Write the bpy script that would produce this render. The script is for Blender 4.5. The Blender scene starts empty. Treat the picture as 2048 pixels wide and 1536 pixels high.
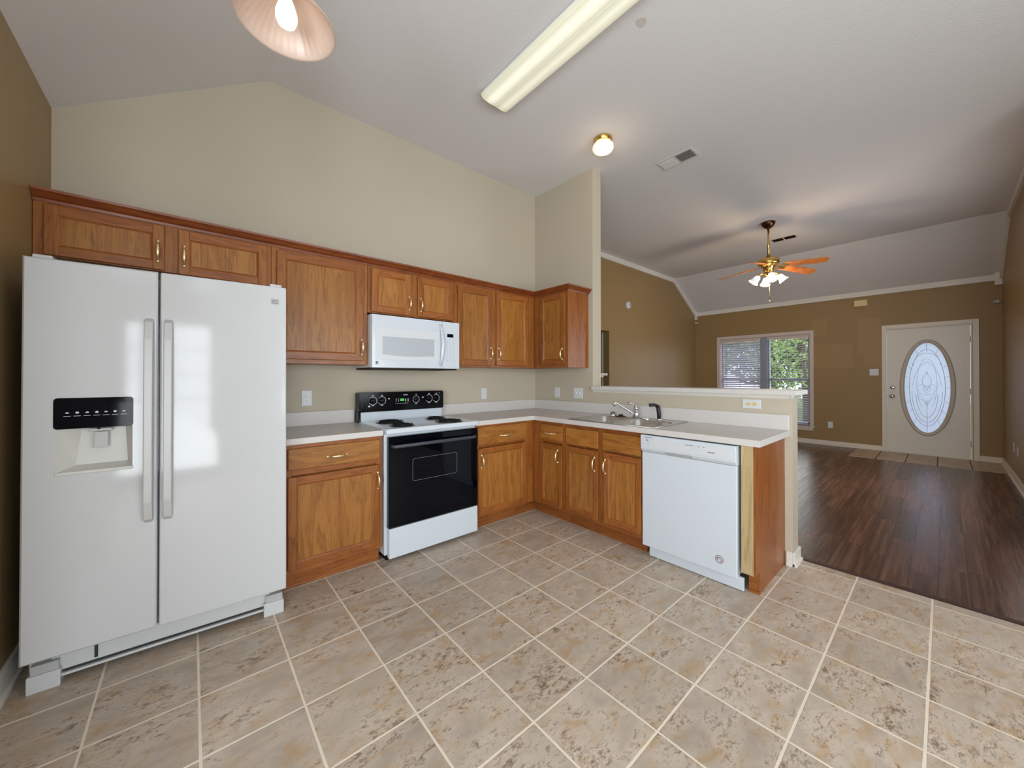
import bpy, bmesh, math, random
from mathutils import Vector, Matrix
R = math.radians
S = bpy.context.scene
COL = S.collection
random.seed(7)

# ------------------------------------------------------------------ camera
def look_axes(yaw, pitch, roll):
    y, p, r = R(yaw), R(pitch), R(roll)
    fw = Vector((math.sin(y)*math.cos(p), math.cos(y)*math.cos(p), math.sin(p)))
    rt = Vector((math.cos(y), -math.sin(y), 0))
    up = rt.cross(fw)
    return fw, rt*math.cos(r)+up*math.sin(r), -rt*math.sin(r)+up*math.cos(r)
fw, rt, up = look_axes(40.8198, 0.2678, -0.0772)
cam_d = bpy.data.cameras.new('camera'); cam = bpy.data.objects.new('camera', cam_d); COL.objects.link(cam)
cam.matrix_world = Matrix(((rt.x, up.x, -fw.x, -3.0709), (rt.y, up.y, -fw.y, -3.1516), (rt.z, up.z, -fw.z, 1.2776), (0, 0, 0, 1)))
cam_d.sensor_fit = 'HORIZONTAL'; cam_d.sensor_width = 36
cam_d.lens = 743.97/2048*36
cam_d.shift_x = -1.65/2048; cam_d.shift_y = -17.21/2048
cam_d.clip_start = 0.02; cam_d.clip_end = 200
S.camera = cam

# ------------------------------------------------------------------ world and daylight
S.view_settings.view_transform = 'Standard'; S.view_settings.look = 'None'
S.view_settings.gamma = 1; S.view_settings.exposure = -0.1; S.view_settings.use_curve_mapping = False
W_ = bpy.data.worlds.new('sky'); S.world = W_; W_.use_nodes = True
bg = W_.node_tree.nodes['Background']; bg.inputs[0].default_value = (0.80, 0.90, 1.0, 1); bg.inputs[1].default_value = 2.7
def area(name, loc, rot, sx, sy, power, col):
    l = bpy.data.lights.new(name, 'AREA'); l.shape = 'RECTANGLE'; l.size = sx; l.size_y = sy; l.energy = power; l.color = col
    o = bpy.data.objects.new(name, l); COL.objects.link(o); o.location = loc; o.rotation_euler = rot
    return o
def point(name, loc, power, col, rad=0.03):
    l = bpy.data.lights.new(name, 'POINT'); l.energy = power; l.color = col; l.shadow_soft_size = rad
    o = bpy.data.objects.new(name, l); COL.objects.link(o); o.location = loc
    return o
# daylight through the patio door behind the camera; breakfast window is added fill
area('daylight_patio_door', (-3.80, -5.42, 1.15), (R(106), 0, R(-8)), 0.98, 2.1, 78, (0.90, 0.96, 1.0))
area('fill_breakfast_window', (-1.25, -5.42, 1.50), (R(108), 0, 0), 2.5, 1.5, 66, (0.90, 0.96, 1.0))
# cool fill from an added, unseen dining window beside the camera
area('fill_dining_window', (-4.64, -3.6, 1.55), (R(104), 0, R(-90)), 1.7, 1.3, 125, (0.86, 0.93, 1.0))
# daylight through the living room window
area('daylight_living_window', (6.35, -0.67, 1.25), (0, R(90), 0), 1.8, 1.7, 26, (0.92, 0.97, 1.0))
# fill from an added living room side window, out of view at the right
area('fill_side_window', (2.9, -3.86, 1.45), (R(97), 0, 0), 1.5, 1.5, 48, (0.94, 0.96, 1.0))

# ------------------------------------------------------------------ materials
def s2l(c):
    return tuple(((x/255)/12.92 if x/255 <= 0.04045 else ((x/255+0.055)/1.055)**2.4) for x in c)+(1,)
def mat(name):
    m = bpy.data.materials.new(name); m.use_nodes = True
    nt = m.node_tree; b = nt.nodes['Principled BSDF']
    return m, nt, b
def pm(name, c, rough=0.5, metal=0, spec=0.5, emit=None, es=0, coat=0, bump=0, bscale=200):
    m, nt, b = mat(name)
    b.inputs['Base Color'].default_value = s2l(c); b.inputs['Roughness'].default_value = rough
    b.inputs['Metallic'].default_value = metal; b.inputs['Specular IOR Level'].default_value = spec
    b.inputs['Coat Weight'].default_value = coat
    if emit: b.inputs['Emission Color'].default_value = s2l(emit); b.inputs['Emission Strength'].default_value = es
    tc = nt.nodes.new('ShaderNodeTexCoord'); n = nt.nodes.new('ShaderNodeTexNoise'); n.inputs['Scale'].default_value = bscale
    nt.links.new(tc.outputs['Object'], n.inputs['Vector'])
    if bump:
        bp = nt.nodes.new('ShaderNodeBump'); bp.inputs['Strength'].default_value = bump; bp.inputs['Distance'].default_value = 0.002
        nt.links.new(n.outputs['Fac'], bp.inputs['Height']); nt.links.new(bp.outputs['Normal'], b.inputs['Normal'])
    else:   # faint variation of the gloss
        mr = nt.nodes.new('ShaderNodeMapRange'); n.inputs['Scale'].default_value = 6
        mr.inputs['To Min'].default_value = max(0, rough-0.02); mr.inputs['To Max'].default_value = rough+0.02
        nt.links.new(n.outputs['Fac'], mr.inputs['Value']); nt.links.new(mr.outputs['Result'], b.inputs['Roughness'])
    return m
class N:   # little node helper
    def __init__(s, nt): s.nt = nt
    def new(s, t, **k):
        n = s.nt.nodes.new(t)
        for a, b in k.items(): setattr(n, a, b)
        return n
    def ln(s, a, b): s.nt.links.new(a, b)
    def math(s, op, a, b=None, c=None):
        n = s.new('ShaderNodeMath', operation=op)
        for i, v in enumerate((a, b, c)):
            if v is None: continue
            if isinstance(v, (int, float)): n.inputs[i].default_value = v
            else: s.ln(v, n.inputs[i])
        return n.outputs[0]
    def ramp(s, f, stops):
        r = s.new('ShaderNodeValToRGB'); e = r.color_ramp.elements
        while len(e) < len(stops): e.new(0.5)
        for i, (p, c) in enumerate(stops): e[i].position = p; e[i].color = s2l(c)
        s.ln(f, r.inputs[0]); return r.outputs[0]
    def mix(s, f, a, b, bt='MIX'):
        n = s.new('ShaderNodeMix', data_type='RGBA', blend_type=bt)
        for i, v in ((0, f), (6, a), (7, b)):
            if isinstance(v, (int, float)): n.inputs[i].default_value = v
            elif isinstance(v, tuple): n.inputs[i].default_value = v
            else: s.ln(v, n.inputs[i])
        return n.outputs[2]

def oak(name, horiz, c0=(98, 54, 16), c1=(144, 90, 36), c2=(164, 110, 50)):
    m, nt, b = mat(name); h = N(nt)
    tc = h.new('ShaderNodeTexCoord'); oi = h.new('ShaderNodeObjectInfo')
    add = h.new('ShaderNodeVectorMath', operation='ADD'); mul = h.new('ShaderNodeMath', operation='MULTIPLY'); mul.inputs[1].default_value = 37
    h.ln(oi.outputs['Random'], mul.inputs[0]); h.ln(tc.outputs['Object'], add.inputs[0]); h.ln(mul.outputs[0], add.inputs[1])
    def mp(sc):
        k = h.new('ShaderNodeMapping'); k.inputs['Scale'].default_value = sc; h.ln(add.outputs[0], k.inputs[0]); return k.outputs[0]
    big = (1.6, 1.6, 13) if horiz else (13, 13, 1.3)
    fine = (9, 9, 160) if horiz else (160, 160, 7)
    n1 = h.new('ShaderNodeTexNoise'); n1.inputs['Scale'].default_value = 1.0; n1.inputs['Detail'].default_value = 4; n1.inputs['Distortion'].default_value = 0.6
    h.ln(mp(big), n1.inputs['Vector'])
    w = h.math('FRACT', h.math('MULTIPLY', n1.outputs['Fac'], 7.0))
    w = h.math('ABSOLUTE', h.math('SUBTRACT', w, 0.5)); w = h.math('MULTIPLY', w, 2.0)
    n2 = h.new('ShaderNodeTexNoise'); n2.inputs['Scale'].default_value = 1.0; n2.inputs['Detail'].default_value = 3
    h.ln(mp(fine), n2.inputs['Vector'])
    base = h.ramp(n1.outputs['Fac'], [(0.3, c1), (0.52, c2), (0.75, c1)])
    grain = h.math('POWER', w, 5.0)
    c = h.mix(h.math('MULTIPLY', grain, 0.48), base, s2l(c0))
    pore = h.math('GREATER_THAN', n2.outputs['Fac'], 0.60)
    c = h.mix(h.math('MULTIPLY', pore, 0.35), c, s2l(c0))
    hs = h.new('ShaderNodeHueSaturation'); h.ln(c, hs.inputs['Color'])
    h.ln(h.math('ADD', h.math('MULTIPLY', oi.outputs['Random'], 0.22), 0.89), hs.inputs['Value'])
    h.ln(hs.outputs[0], b.inputs['Base Color'])
    b.inputs['Roughness'].default_value = 0.34; b.inputs['Specular IOR Level'].default_value = 0.45
    bp = h.new('ShaderNodeBump'); bp.inputs['Strength'].default_value = 0.12; bp.inputs['Distance'].default_value = 0.001
    h.ln(n2.outputs['Fac'], bp.inputs['Height']); h.ln(bp.outputs['Normal'], b.inputs['Normal'])
    return m
OAKV = oak('oak_vertical_grain', False); OAKH = oak('oak_horizontal_grain', True)
OAKF = oak('oak_frame_vertical', False, (92, 44, 14), (138, 78, 31), (154, 95, 41))
OAKFH = oak('oak_frame_horizontal', True, (94, 46, 16), (136, 74, 31), (152, 91, 41))
OAKR = oak('oak_reddish_side', False, (90, 44, 12), (130, 70, 25), (147, 86, 35))
OAKRH = oak('oak_crown_grain', True, (84, 36, 12), (118, 56, 24), (134, 70, 32))

def paint(name, c, bump=0.12, rough=0.6, patches=None, c2=None, sc=220):
    m, nt, b = mat(name); h = N(nt)
    tc = h.new('ShaderNodeTexCoord')
    n = h.new('ShaderNodeTexNoise'); n.inputs['Scale'].default_value = sc; n.inputs['Detail'].default_value = 2
    h.ln(tc.outputs['Object'], n.inputs['Vector'])
    bp = h.new('ShaderNodeBump'); bp.inputs['Strength'].default_value = bump; bp.inputs['Distance'].default_value = 0.003
    h.ln(n.outputs['Fac'], bp.inputs['Height']); h.ln(bp.outputs['Normal'], b.inputs['Normal'])
    b.inputs['Roughness'].default_value = rough; b.inputs['Specular IOR Level'].default_value = 0.4
    b.inputs['Base Color'].default_value = s2l(c)
    if patches:
        sp = h.new('ShaderNodeSeparateXYZ'); h.ln(tc.outputs['Object'], sp.inputs[0])
        tot = None
        for y0, y1, z0, z1 in patches:
            q = h.math('MULTIPLY', h.math('LESS_THAN', h.math('ABSOLUTE', h.math('SUBTRACT', sp.outputs[1], (y0+y1)/2)), abs(y1-y0)/2),
                       h.math('LESS_THAN', h.math('ABSOLUTE', h.math('SUBTRACT', sp.outputs[2], (z0+z1)/2)), abs(z1-z0)/2))
            tot = q if tot is None else h.math('MAXIMUM', tot, q)
        h.ln(h.mix(tot, s2l(c), s2l(c2)), b.inputs['Base Color'])
    return m
KWALL = paint('beige_kitchen_paint', (187, 177, 158))
LWALL = paint('tan_shaded_paint', (150, 125, 84), rough=0.42)  # same wall paint taken darker; its shade is put into the colour
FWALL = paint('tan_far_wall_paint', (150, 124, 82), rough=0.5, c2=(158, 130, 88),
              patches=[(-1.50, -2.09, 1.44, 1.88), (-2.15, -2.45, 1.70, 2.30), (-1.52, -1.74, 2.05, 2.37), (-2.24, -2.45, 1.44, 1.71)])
CEIL = paint('white_orange_peel_ceiling', (214, 212, 211), bump=0.35, rough=0.85, sc=70)
TRIM = pm('white_trim_paint', (222, 218, 210), 0.35)
CREAMTRIM = pm('cream_trim_paint', (224, 216, 200), 0.4)

def tile_mat(name, sx, sy, ox, oy, gw, base, grout, cross=True, blot=1.0):
    m, nt, b = mat(name); h = N(nt)
    tc = h.new('ShaderNodeTexCoord'); sp = h.new('ShaderNodeSeparateXYZ'); h.ln(tc.outputs['Object'], sp.inputs[0])
    u = h.math('DIVIDE', h.math('SUBTRACT', sp.outputs[0], ox), sx)
    v = h.math('DIVIDE', h.math('SUBTRACT', sp.outputs[1], oy), sy)
    def edge(t, s):
        f = h.math('FRACT', t); d = h.math('MINIMUM', f, h.math('SUBTRACT', 1.0, f)); return h.math('MULTIPLY', d, s)
    d = h.math('MINIMUM', edge(u, sx), edge(v, sy)) if cross else edge(v, sy)
    # worn, wavering joint width
    nj = h.new('ShaderNodeTexNoise'); nj.inputs['Scale'].default_value = 9; h.ln(tc.outputs['Object'], nj.inputs['Vector'])
    wj = h.math('MULTIPLY_ADD', nj.outputs['Fac'], gw*0.7, gw*0.65/2+gw*0.0)
    mr = h.new('ShaderNodeMapRange'); h.ln(d, mr.inputs['Value']); h.ln(wj, mr.inputs['From Min']); h.ln(h.math('ADD', wj, 0.0016), mr.inputs['From Max'])
    tilemask = mr.outputs['Result']
    cid = h.new('ShaderNodeCombineXYZ'); h.ln(h.math('FLOOR', u), cid.inputs[0]); h.ln(h.math('FLOOR', v), cid.inputs[1])
    wn = h.new('ShaderNodeTexWhiteNoise'); h.ln(cid.outputs[0], wn.inputs['Vector'])
    sc = h.new('ShaderNodeVectorMath', operation='SCALE'); sc.inputs['Scale'].default_value = 9; h.ln(wn.outputs['Color'], sc.inputs[0])
    ad = h.new('ShaderNodeVectorMath', operation='ADD'); h.ln(tc.outputs['Object'], ad.inputs[0]); h.ln(sc.outputs[0], ad.inputs[1])
    rotm = h.new('ShaderNodeMapping'); rotm.inputs['Rotation'].default_value = (0, 0, 0.6); rotm.inputs['Scale'].default_value = (1, 1.9, 1); h.ln(ad.outputs[0], rotm.inputs[0])
    def noise(s, det, dist=0.0, rg=0.55):
        n = h.new('ShaderNodeTexNoise'); n.inputs['Scale'].default_value = s; n.inputs['Detail'].default_value = det; n.inputs['Roughness'].default_value = rg
        n.inputs['Distortion'].default_value = dist; h.ln(rotm.outputs[0], n.inputs['Vector']); return n.outputs['Fac']
    big = noise(5, 4, 0.5); mid = noise(24, 6, 0.7, 0.72); fine = noise(75, 4, 0.3, 0.7)
    c = h.ramp(big, [(0.32, tuple(int(x*0.90) for x in base)), (0.5, base), (0.68, tuple(min(255, int(x*1.07)) for x in base))])
    # tan clouds
    tan = h.new('ShaderNodeMapRange'); tan.inputs['From Min'].default_value = 0.50; tan.inputs['From Max'].default_value = 0.68; tan.inputs['To Max'].default_value = 0.7*blot
    h.ln(noise(8, 5, 0.7), tan.inputs['Value']); c = h.mix(tan.outputs[0], c, s2l((178, 146, 106)))
    # dark brown flecks, gathered in clouds
    k = h.math('MULTIPLY', h.math('SUBTRACT', mid, 0.50), 3.2); k = h.math('ADD', k, h.math('MULTIPLY', h.math('SUBTRACT', fine, 0.5), 2.0))
    k = h.math('ADD', k, h.math('MULTIPLY', h.math('SUBTRACT', big, 0.5), 2.3))
    mk = h.new('ShaderNodeMapRange'); mk.inputs['From Min'].default_value = 0.14; mk.inputs['From Max'].default_value = 0.85; mk.inputs['To Max'].default_value = 0.80*blot; h.ln(k, mk.inputs['Value'])
    c = h.mix(mk.outputs[0], c, s2l((92, 66, 44)))
    hs = h.new('ShaderNodeHueSaturation'); h.ln(c, hs.inputs['Color']); h.ln(h.math('MULTIPLY_ADD', wn.outputs['Value'], 0.14, 0.93), hs.inputs['Value'])
    c = h.mix(tilemask, s2l(grout), hs.outputs[0]); h.ln(c, b.inputs['Base Color'])
    h.ln(h.math('MULTIPLY_ADD', tilemask, -0.36, 0.78), b.inputs['Roughness'])
    bp = h.new('ShaderNodeBump'); bp.inputs['Strength'].default_value = 0.5; bp.inputs['Distance'].default_value = 0.002
    h.ln(h.math('ADD', tilemask, h.math('MULTIPLY', mid, 0.25)), bp.inputs['Height']); h.ln(bp.outputs['Normal'], b.inputs['Normal'])
    b.inputs['Specular IOR Level'].default_value = 0.45
    return m
TILE = tile_mat('mottled_beige_tile', 0.3117, 0.3165, -3.357, -0.890, 0.0054, (190, 176, 160), (228, 215, 196))
ETILE = tile_mat('plain_entry_tile', 1.2, 0.318, 4.96, -2.135, 0.008, (188, 166, 138), (96, 76, 56), cross=False, blot=0.25)

def plank_mat():
    m, nt, b = mat('dark_wood_planks'); h = N(nt)
    tc = h.new('ShaderNodeTexCoord'); sp = h.new('ShaderNodeSeparateXYZ'); h.ln(tc.outputs['Object'], sp.inputs[0])
    v = h.math('DIVIDE', sp.outputs[1], 0.125); row = h.math('FLOOR', v)
    wr = h.new('ShaderNodeTexWhiteNoise', noise_dimensions='1D'); h.ln(row, wr.inputs['W'])
    u = h.math('ADD', h.math('DIVIDE', sp.outputs[0], 0.95), h.math('MULTIPLY', wr.outputs['Value'], 7.0))
    cid = h.new('ShaderNodeCombineXYZ'); h.ln(h.math('FLOOR', u), cid.inputs[0]); h.ln(row, cid.inputs[1])
    wn = h.new('ShaderNodeTexWhiteNoise'); h.ln(cid.outputs[0], wn.inputs['Vector'])
    sc = h.new('ShaderNodeVectorMath', operation='SCALE'); sc.inputs['Scale'].default_value = 11; h.ln(wn.outputs['Color'], sc.inputs[0])
    ad = h.new('ShaderNodeVectorMath', operation='ADD'); h.ln(tc.outputs['Object'], ad.inputs[0]); h.ln(sc.outputs[0], ad.inputs[1])
    mp = h.new('ShaderNodeMapping'); mp.inputs['Scale'].default_value = (1.1, 34, 1); h.ln(ad.outputs[0], mp.inputs[0])
    n = h.new('ShaderNodeTexNoise'); n.inputs['Scale'].default_value = 1.2; n.inputs['Detail'].default_value = 5; n.inputs['Distortion'].default_value = 0.15; h.ln(mp.outputs[0], n.inputs['Vector'])
    c = h.ramp(n.outputs['Fac'], [(0.25, (58, 36, 28)), (0.5, (88, 57, 45)), (0.75, (116, 83, 67))])
    hs = h.new('ShaderNodeHueSaturation'); h.ln(c, hs.inputs['Color']); h.ln(h.math('MULTIPLY_ADD', wn.outputs['Value'], 0.65, 0.65), hs.inputs['Value'])
    def edge(t, s):
        f = h.math('FRACT', t); d = h.math('MINIMUM', f, h.math('SUBTRACT', 1.0, f)); return h.math('MULTIPLY', d, s)
    d = h.math('MINIMUM', edge(u, 0.95), edge(v, 0.125)); msk = h.math('GREATER_THAN', d, 0.0018)
    h.ln(h.mix(msk, s2l((34, 22, 18)), hs.outputs[0]), b.inputs['Base Color'])
    h.ln(h.math('MULTIPLY_ADD', n.outputs['Fac'], 0.26, 0.14), b.inputs['Roughness'])
    bp = h.new('ShaderNodeBump'); bp.inputs['Strength'].default_value = 0.15; bp.inputs['Distance'].default_value = 0.0015
    h.ln(h.math('ADD', msk, h.math('MULTIPLY', n.outputs['Fac'], 0.6)), bp.inputs['Height']); h.ln(bp.outputs['Normal'], b.inputs['Normal'])
    b.inputs['Specular IOR Level'].default_value = 0.5
    return m
PLANK = plank_mat()
LAMI = pm('white_speckled_laminate', (206, 202, 198), 0.38, bump=0.04, bscale=400)
WHITE = pm('white_enamel', (206, 214, 222), 0.16, spec=0.6)
FRIDGEW = pm('white_fridge_enamel', (200, 202, 204), 0.07, spec=0.36)
PLASW = pm('white_plastic', (208, 212, 215), 0.35)
GREYP = pm('pale_grey_plastic', (178, 180, 180), 0.4)
HANDF = pm('fridge_handle_plastic', (192, 193, 193), 0.3)
DISPG = pm('dispenser_grey_plastic', (204, 204, 198), 0.45)
MARKG = pm('grey_print', (120, 124, 130), 0.5)
MARKD = pm('dark_print', (52, 56, 64), 0.5)
MARKL = pm('pale_print', (200, 204, 208), 0.5)
MWWIN = pm('microwave_window_screen', (176, 182, 188), 0.3)
BLACK = pm('black_enamel', (6, 7, 12), 0.12, spec=0.2)
HANDG = pm('charcoal_oven_handle', (58, 62, 72), 0.3)
BGLASS = pm('black_oven_glass', (2, 4, 12), 0.03, spec=0.22)
NAVY = pm('dark_blue_glass_panel', (3, 4, 12), 0.06, spec=0.12)
COIL = pm('burner_coil_metal', (20, 20, 22), 0.5, metal=0.3)
CHROME = pm('chrome', (215, 218, 222), 0.12, metal=1)
STEEL = pm('brushed_stainless', (206, 204, 200), 0.36, metal=1)
BRASS = pm('polished_brass', (226, 186, 104), 0.2, metal=1)
PBRASS = pm('pale_brass_handle', (246, 228, 180), 0.28, metal=0.9)
RUBBER = pm('black_rubber', (18, 20, 26), 0.5)
SOCK = pm('socket_face', (226, 226, 222), 0.4)
IVORY = pm('ivory_socket', (214, 204, 158), 0.4)
SLOT = pm('socket_slot', (40, 40, 36), 0.6)
YELL = pm('aged_cream_plastic', (222, 204, 146), 0.45)
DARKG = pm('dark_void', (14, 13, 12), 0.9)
VENTM = pm('vent_painted_metal', (206, 202, 196), 0.4)
VENTD = pm('vent_dark_duct', (34, 22, 14), 0.8)
BROWNM = pm('bronze_canopy', (92, 60, 38), 0.22, metal=0.9)
SASH = pm('window_sash_grey', (146, 152, 166), 0.45)
WCAS = pm('window_casing_paint', (206, 192, 182), 0.4)
DOORW = pm('door_paint', (224, 220, 211), 0.38)
OVALF = pm('oval_frame_paint', (198, 189, 176), 0.4)
LEAD = pm('lead_caming', (206, 206, 206), 0.5)
GREEN = pm('green_clock_display', (30, 120, 50), 0.4, emit=(70, 210, 90), es=0.7)
STICK = pm('round_sticker_paper', (206, 200, 204), 0.5)
STICKP = pm('sticker_pink_print', (176, 130, 136), 0.5)
THRESH = pm('dark_threshold_wood', (56, 30, 24), 0.45)
BARK = pm('tree_bark', (96, 84, 70), 0.9, bump=0.5, bscale=40)
LEAF = pm('tree_leaves', (116, 152, 66), 0.55)
LEAF2 = pm('pale_tree_leaves', (156, 182, 104), 0.55)
LAWN = pm('lawn_grass', (98, 112, 62), 0.95, bump=0.5, bscale=30)
MULCH = pm('red_mulch_bed', (128, 82, 70), 0.95, bump=0.5, bscale=50)
SIDING = pm('neighbour_siding', (190, 186, 192), 0.7)
def glass_mat(name, tint=(1, 1, 1), g=0.08):
    m = bpy.data.materials.new(name); m.use_nodes = True; nt = m.node_tree; nt.nodes.clear(); h = N(nt)
    o = h.new('ShaderNodeOutputMaterial'); t = h.new('ShaderNodeBsdfTransparent'); t.inputs[0].default_value = tint+(1,)
    gl = h.new('ShaderNodeBsdfGlossy'); gl.inputs['Roughness'].default_value = 0.02
    mx = h.new('ShaderNodeMixShader'); mx.inputs[0].default_value = g
    h.ln(t.outputs[0], mx.inputs[1]); h.ln(gl.outputs[0], mx.inputs[2]); h.ln(mx.outputs[0], o.inputs[0])
    return m
GLASS = glass_mat('window_glass')
BLIND = None
def translucent(name, c, mixf=0.5, emit=0, ec=(255, 240, 220), rough=0.3):
    m = bpy.data.materials.new(name); m.use_nodes = True; nt = m.node_tree; nt.nodes.clear(); h = N(nt)
    o = h.new('ShaderNodeOutputMaterial'); t = h.new('ShaderNodeBsdfTranslucent'); d = h.new('ShaderNodeBsdfDiffuse')
    t.inputs[0].default_value = s2l(c); d.inputs[0].default_value = s2l(c)
    mx = h.new('ShaderNodeMixShader'); mx.inputs[0].default_value = mixf
    h.ln(d.outputs[0], mx.inputs[1]); h.ln(t.outputs[0], mx.inputs[2])
    gl = h.new('ShaderNodeBsdfGlossy'); gl.inputs['Roughness'].default_value = rough; m2 = h.new('ShaderNodeMixShader'); m2.inputs[0].default_value = 0.05
    h.ln(mx.outputs[0], m2.inputs[1]); h.ln(gl.outputs[0], m2.inputs[2]); out = m2.outputs[0]
    if emit:
        e = h.new('ShaderNodeEmission'); e.inputs[0].default_value = s2l(ec); e.inputs[1].default_value = emit
        a = h.new('ShaderNodeAddShader'); h.ln(out, a.inputs[0]); h.ln(e.outputs[0], a.inputs[1]); out = a.outputs[0]
    h.ln(out, o.inputs[0]); return m
BLIND = translucent('translucent_blind_slat', (204, 202, 216), 0.42)
FROST = translucent('frosted_door_glass', (220, 224, 236), 0.95)
SHADEG = translucent('ribbed_alabaster_glass', (224, 204, 190), 0.45, emit=0.0)
BULB = translucent('lit_bulb_glass', (250, 250, 250), 0.3, emit=1.0, ec=(255, 248, 238))
GLOBE = translucent('lit_opal_glass', (250, 240, 226), 0.3, emit=0.85, ec=(255, 226, 190))
TULIP = translucent('lit_tulip_glass', (240, 244, 250), 0.3, emit=0.30, ec=(214, 230, 255))
def lens_mat():
    m, nt, b = mat('lit_fluorescent_lens'); h = N(nt)
    tc = h.new('ShaderNodeTexCoord'); sp = h.new('ShaderNodeSeparateXYZ'); h.ln(tc.outputs['Object'], sp.inputs[0])
    # two lit tubes behind the prismatic lens
    a = h.math('ABSOLUTE', h.math('ADD', sp.outputs[0], 0.058)); c = h.math('ABSOLUTE', h.math('SUBTRACT', sp.outputs[0], 0.060))
    ga = h.math('EXPONENT', h.math('MULTIPLY', h.math('POWER', h.math('DIVIDE', a, 0.044), 2.0), -1.0))
    gc = h.math('EXPONENT', h.math('MULTIPLY', h.math('POWER', h.math('DIVIDE', c, 0.034), 2.0), -1.0))
    s = h.math('ADD', h.math('MULTIPLY', ga, 0.52), h.math('MULTIPLY', gc, 0.34)); s = h.math('ADD', s, 0.26)
    ed = h.math('MINIMUM', h.math('SUBTRACT', 0.615, h.math('ABSOLUTE', sp.outputs[1])), 0.05)
    s = h.math('MULTIPLY', s, h.math('MULTIPLY_ADD', ed, 6.0, 0.70))
    b.inputs['Base Color'].default_value = s2l((206, 204, 184)); b.inputs['Roughness'].default_value = 0.3
    b.inputs['Emission Color'].default_value = s2l((250, 248, 224)); h.ln(s, b.inputs['Emission Strength'])
    return m
LENS = lens_mat()
def blade_mat():
    m, nt, b = mat('fan_blade_oak'); h = N(nt)
    tc = h.new('ShaderNodeTexCoord'); mp = h.new('ShaderNodeMapping'); mp.inputs['Scale'].default_value = (6, 6, 1); h.ln(tc.outputs['Object'], mp.inputs[0])
    n = h.new('ShaderNodeTexNoise'); n.inputs['Scale'].default_value = 3; h.ln(mp.outputs[0], n.inputs['Vector'])
    h.ln(h.ramp(n.outputs['Fac'], [(0.3, (168, 92, 36)), (0.7, (196, 124, 60))]), b.inputs['Base Color']); b.inputs['Roughness'].default_value = 0.3
    return m
BLADE = blade_mat()

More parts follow.
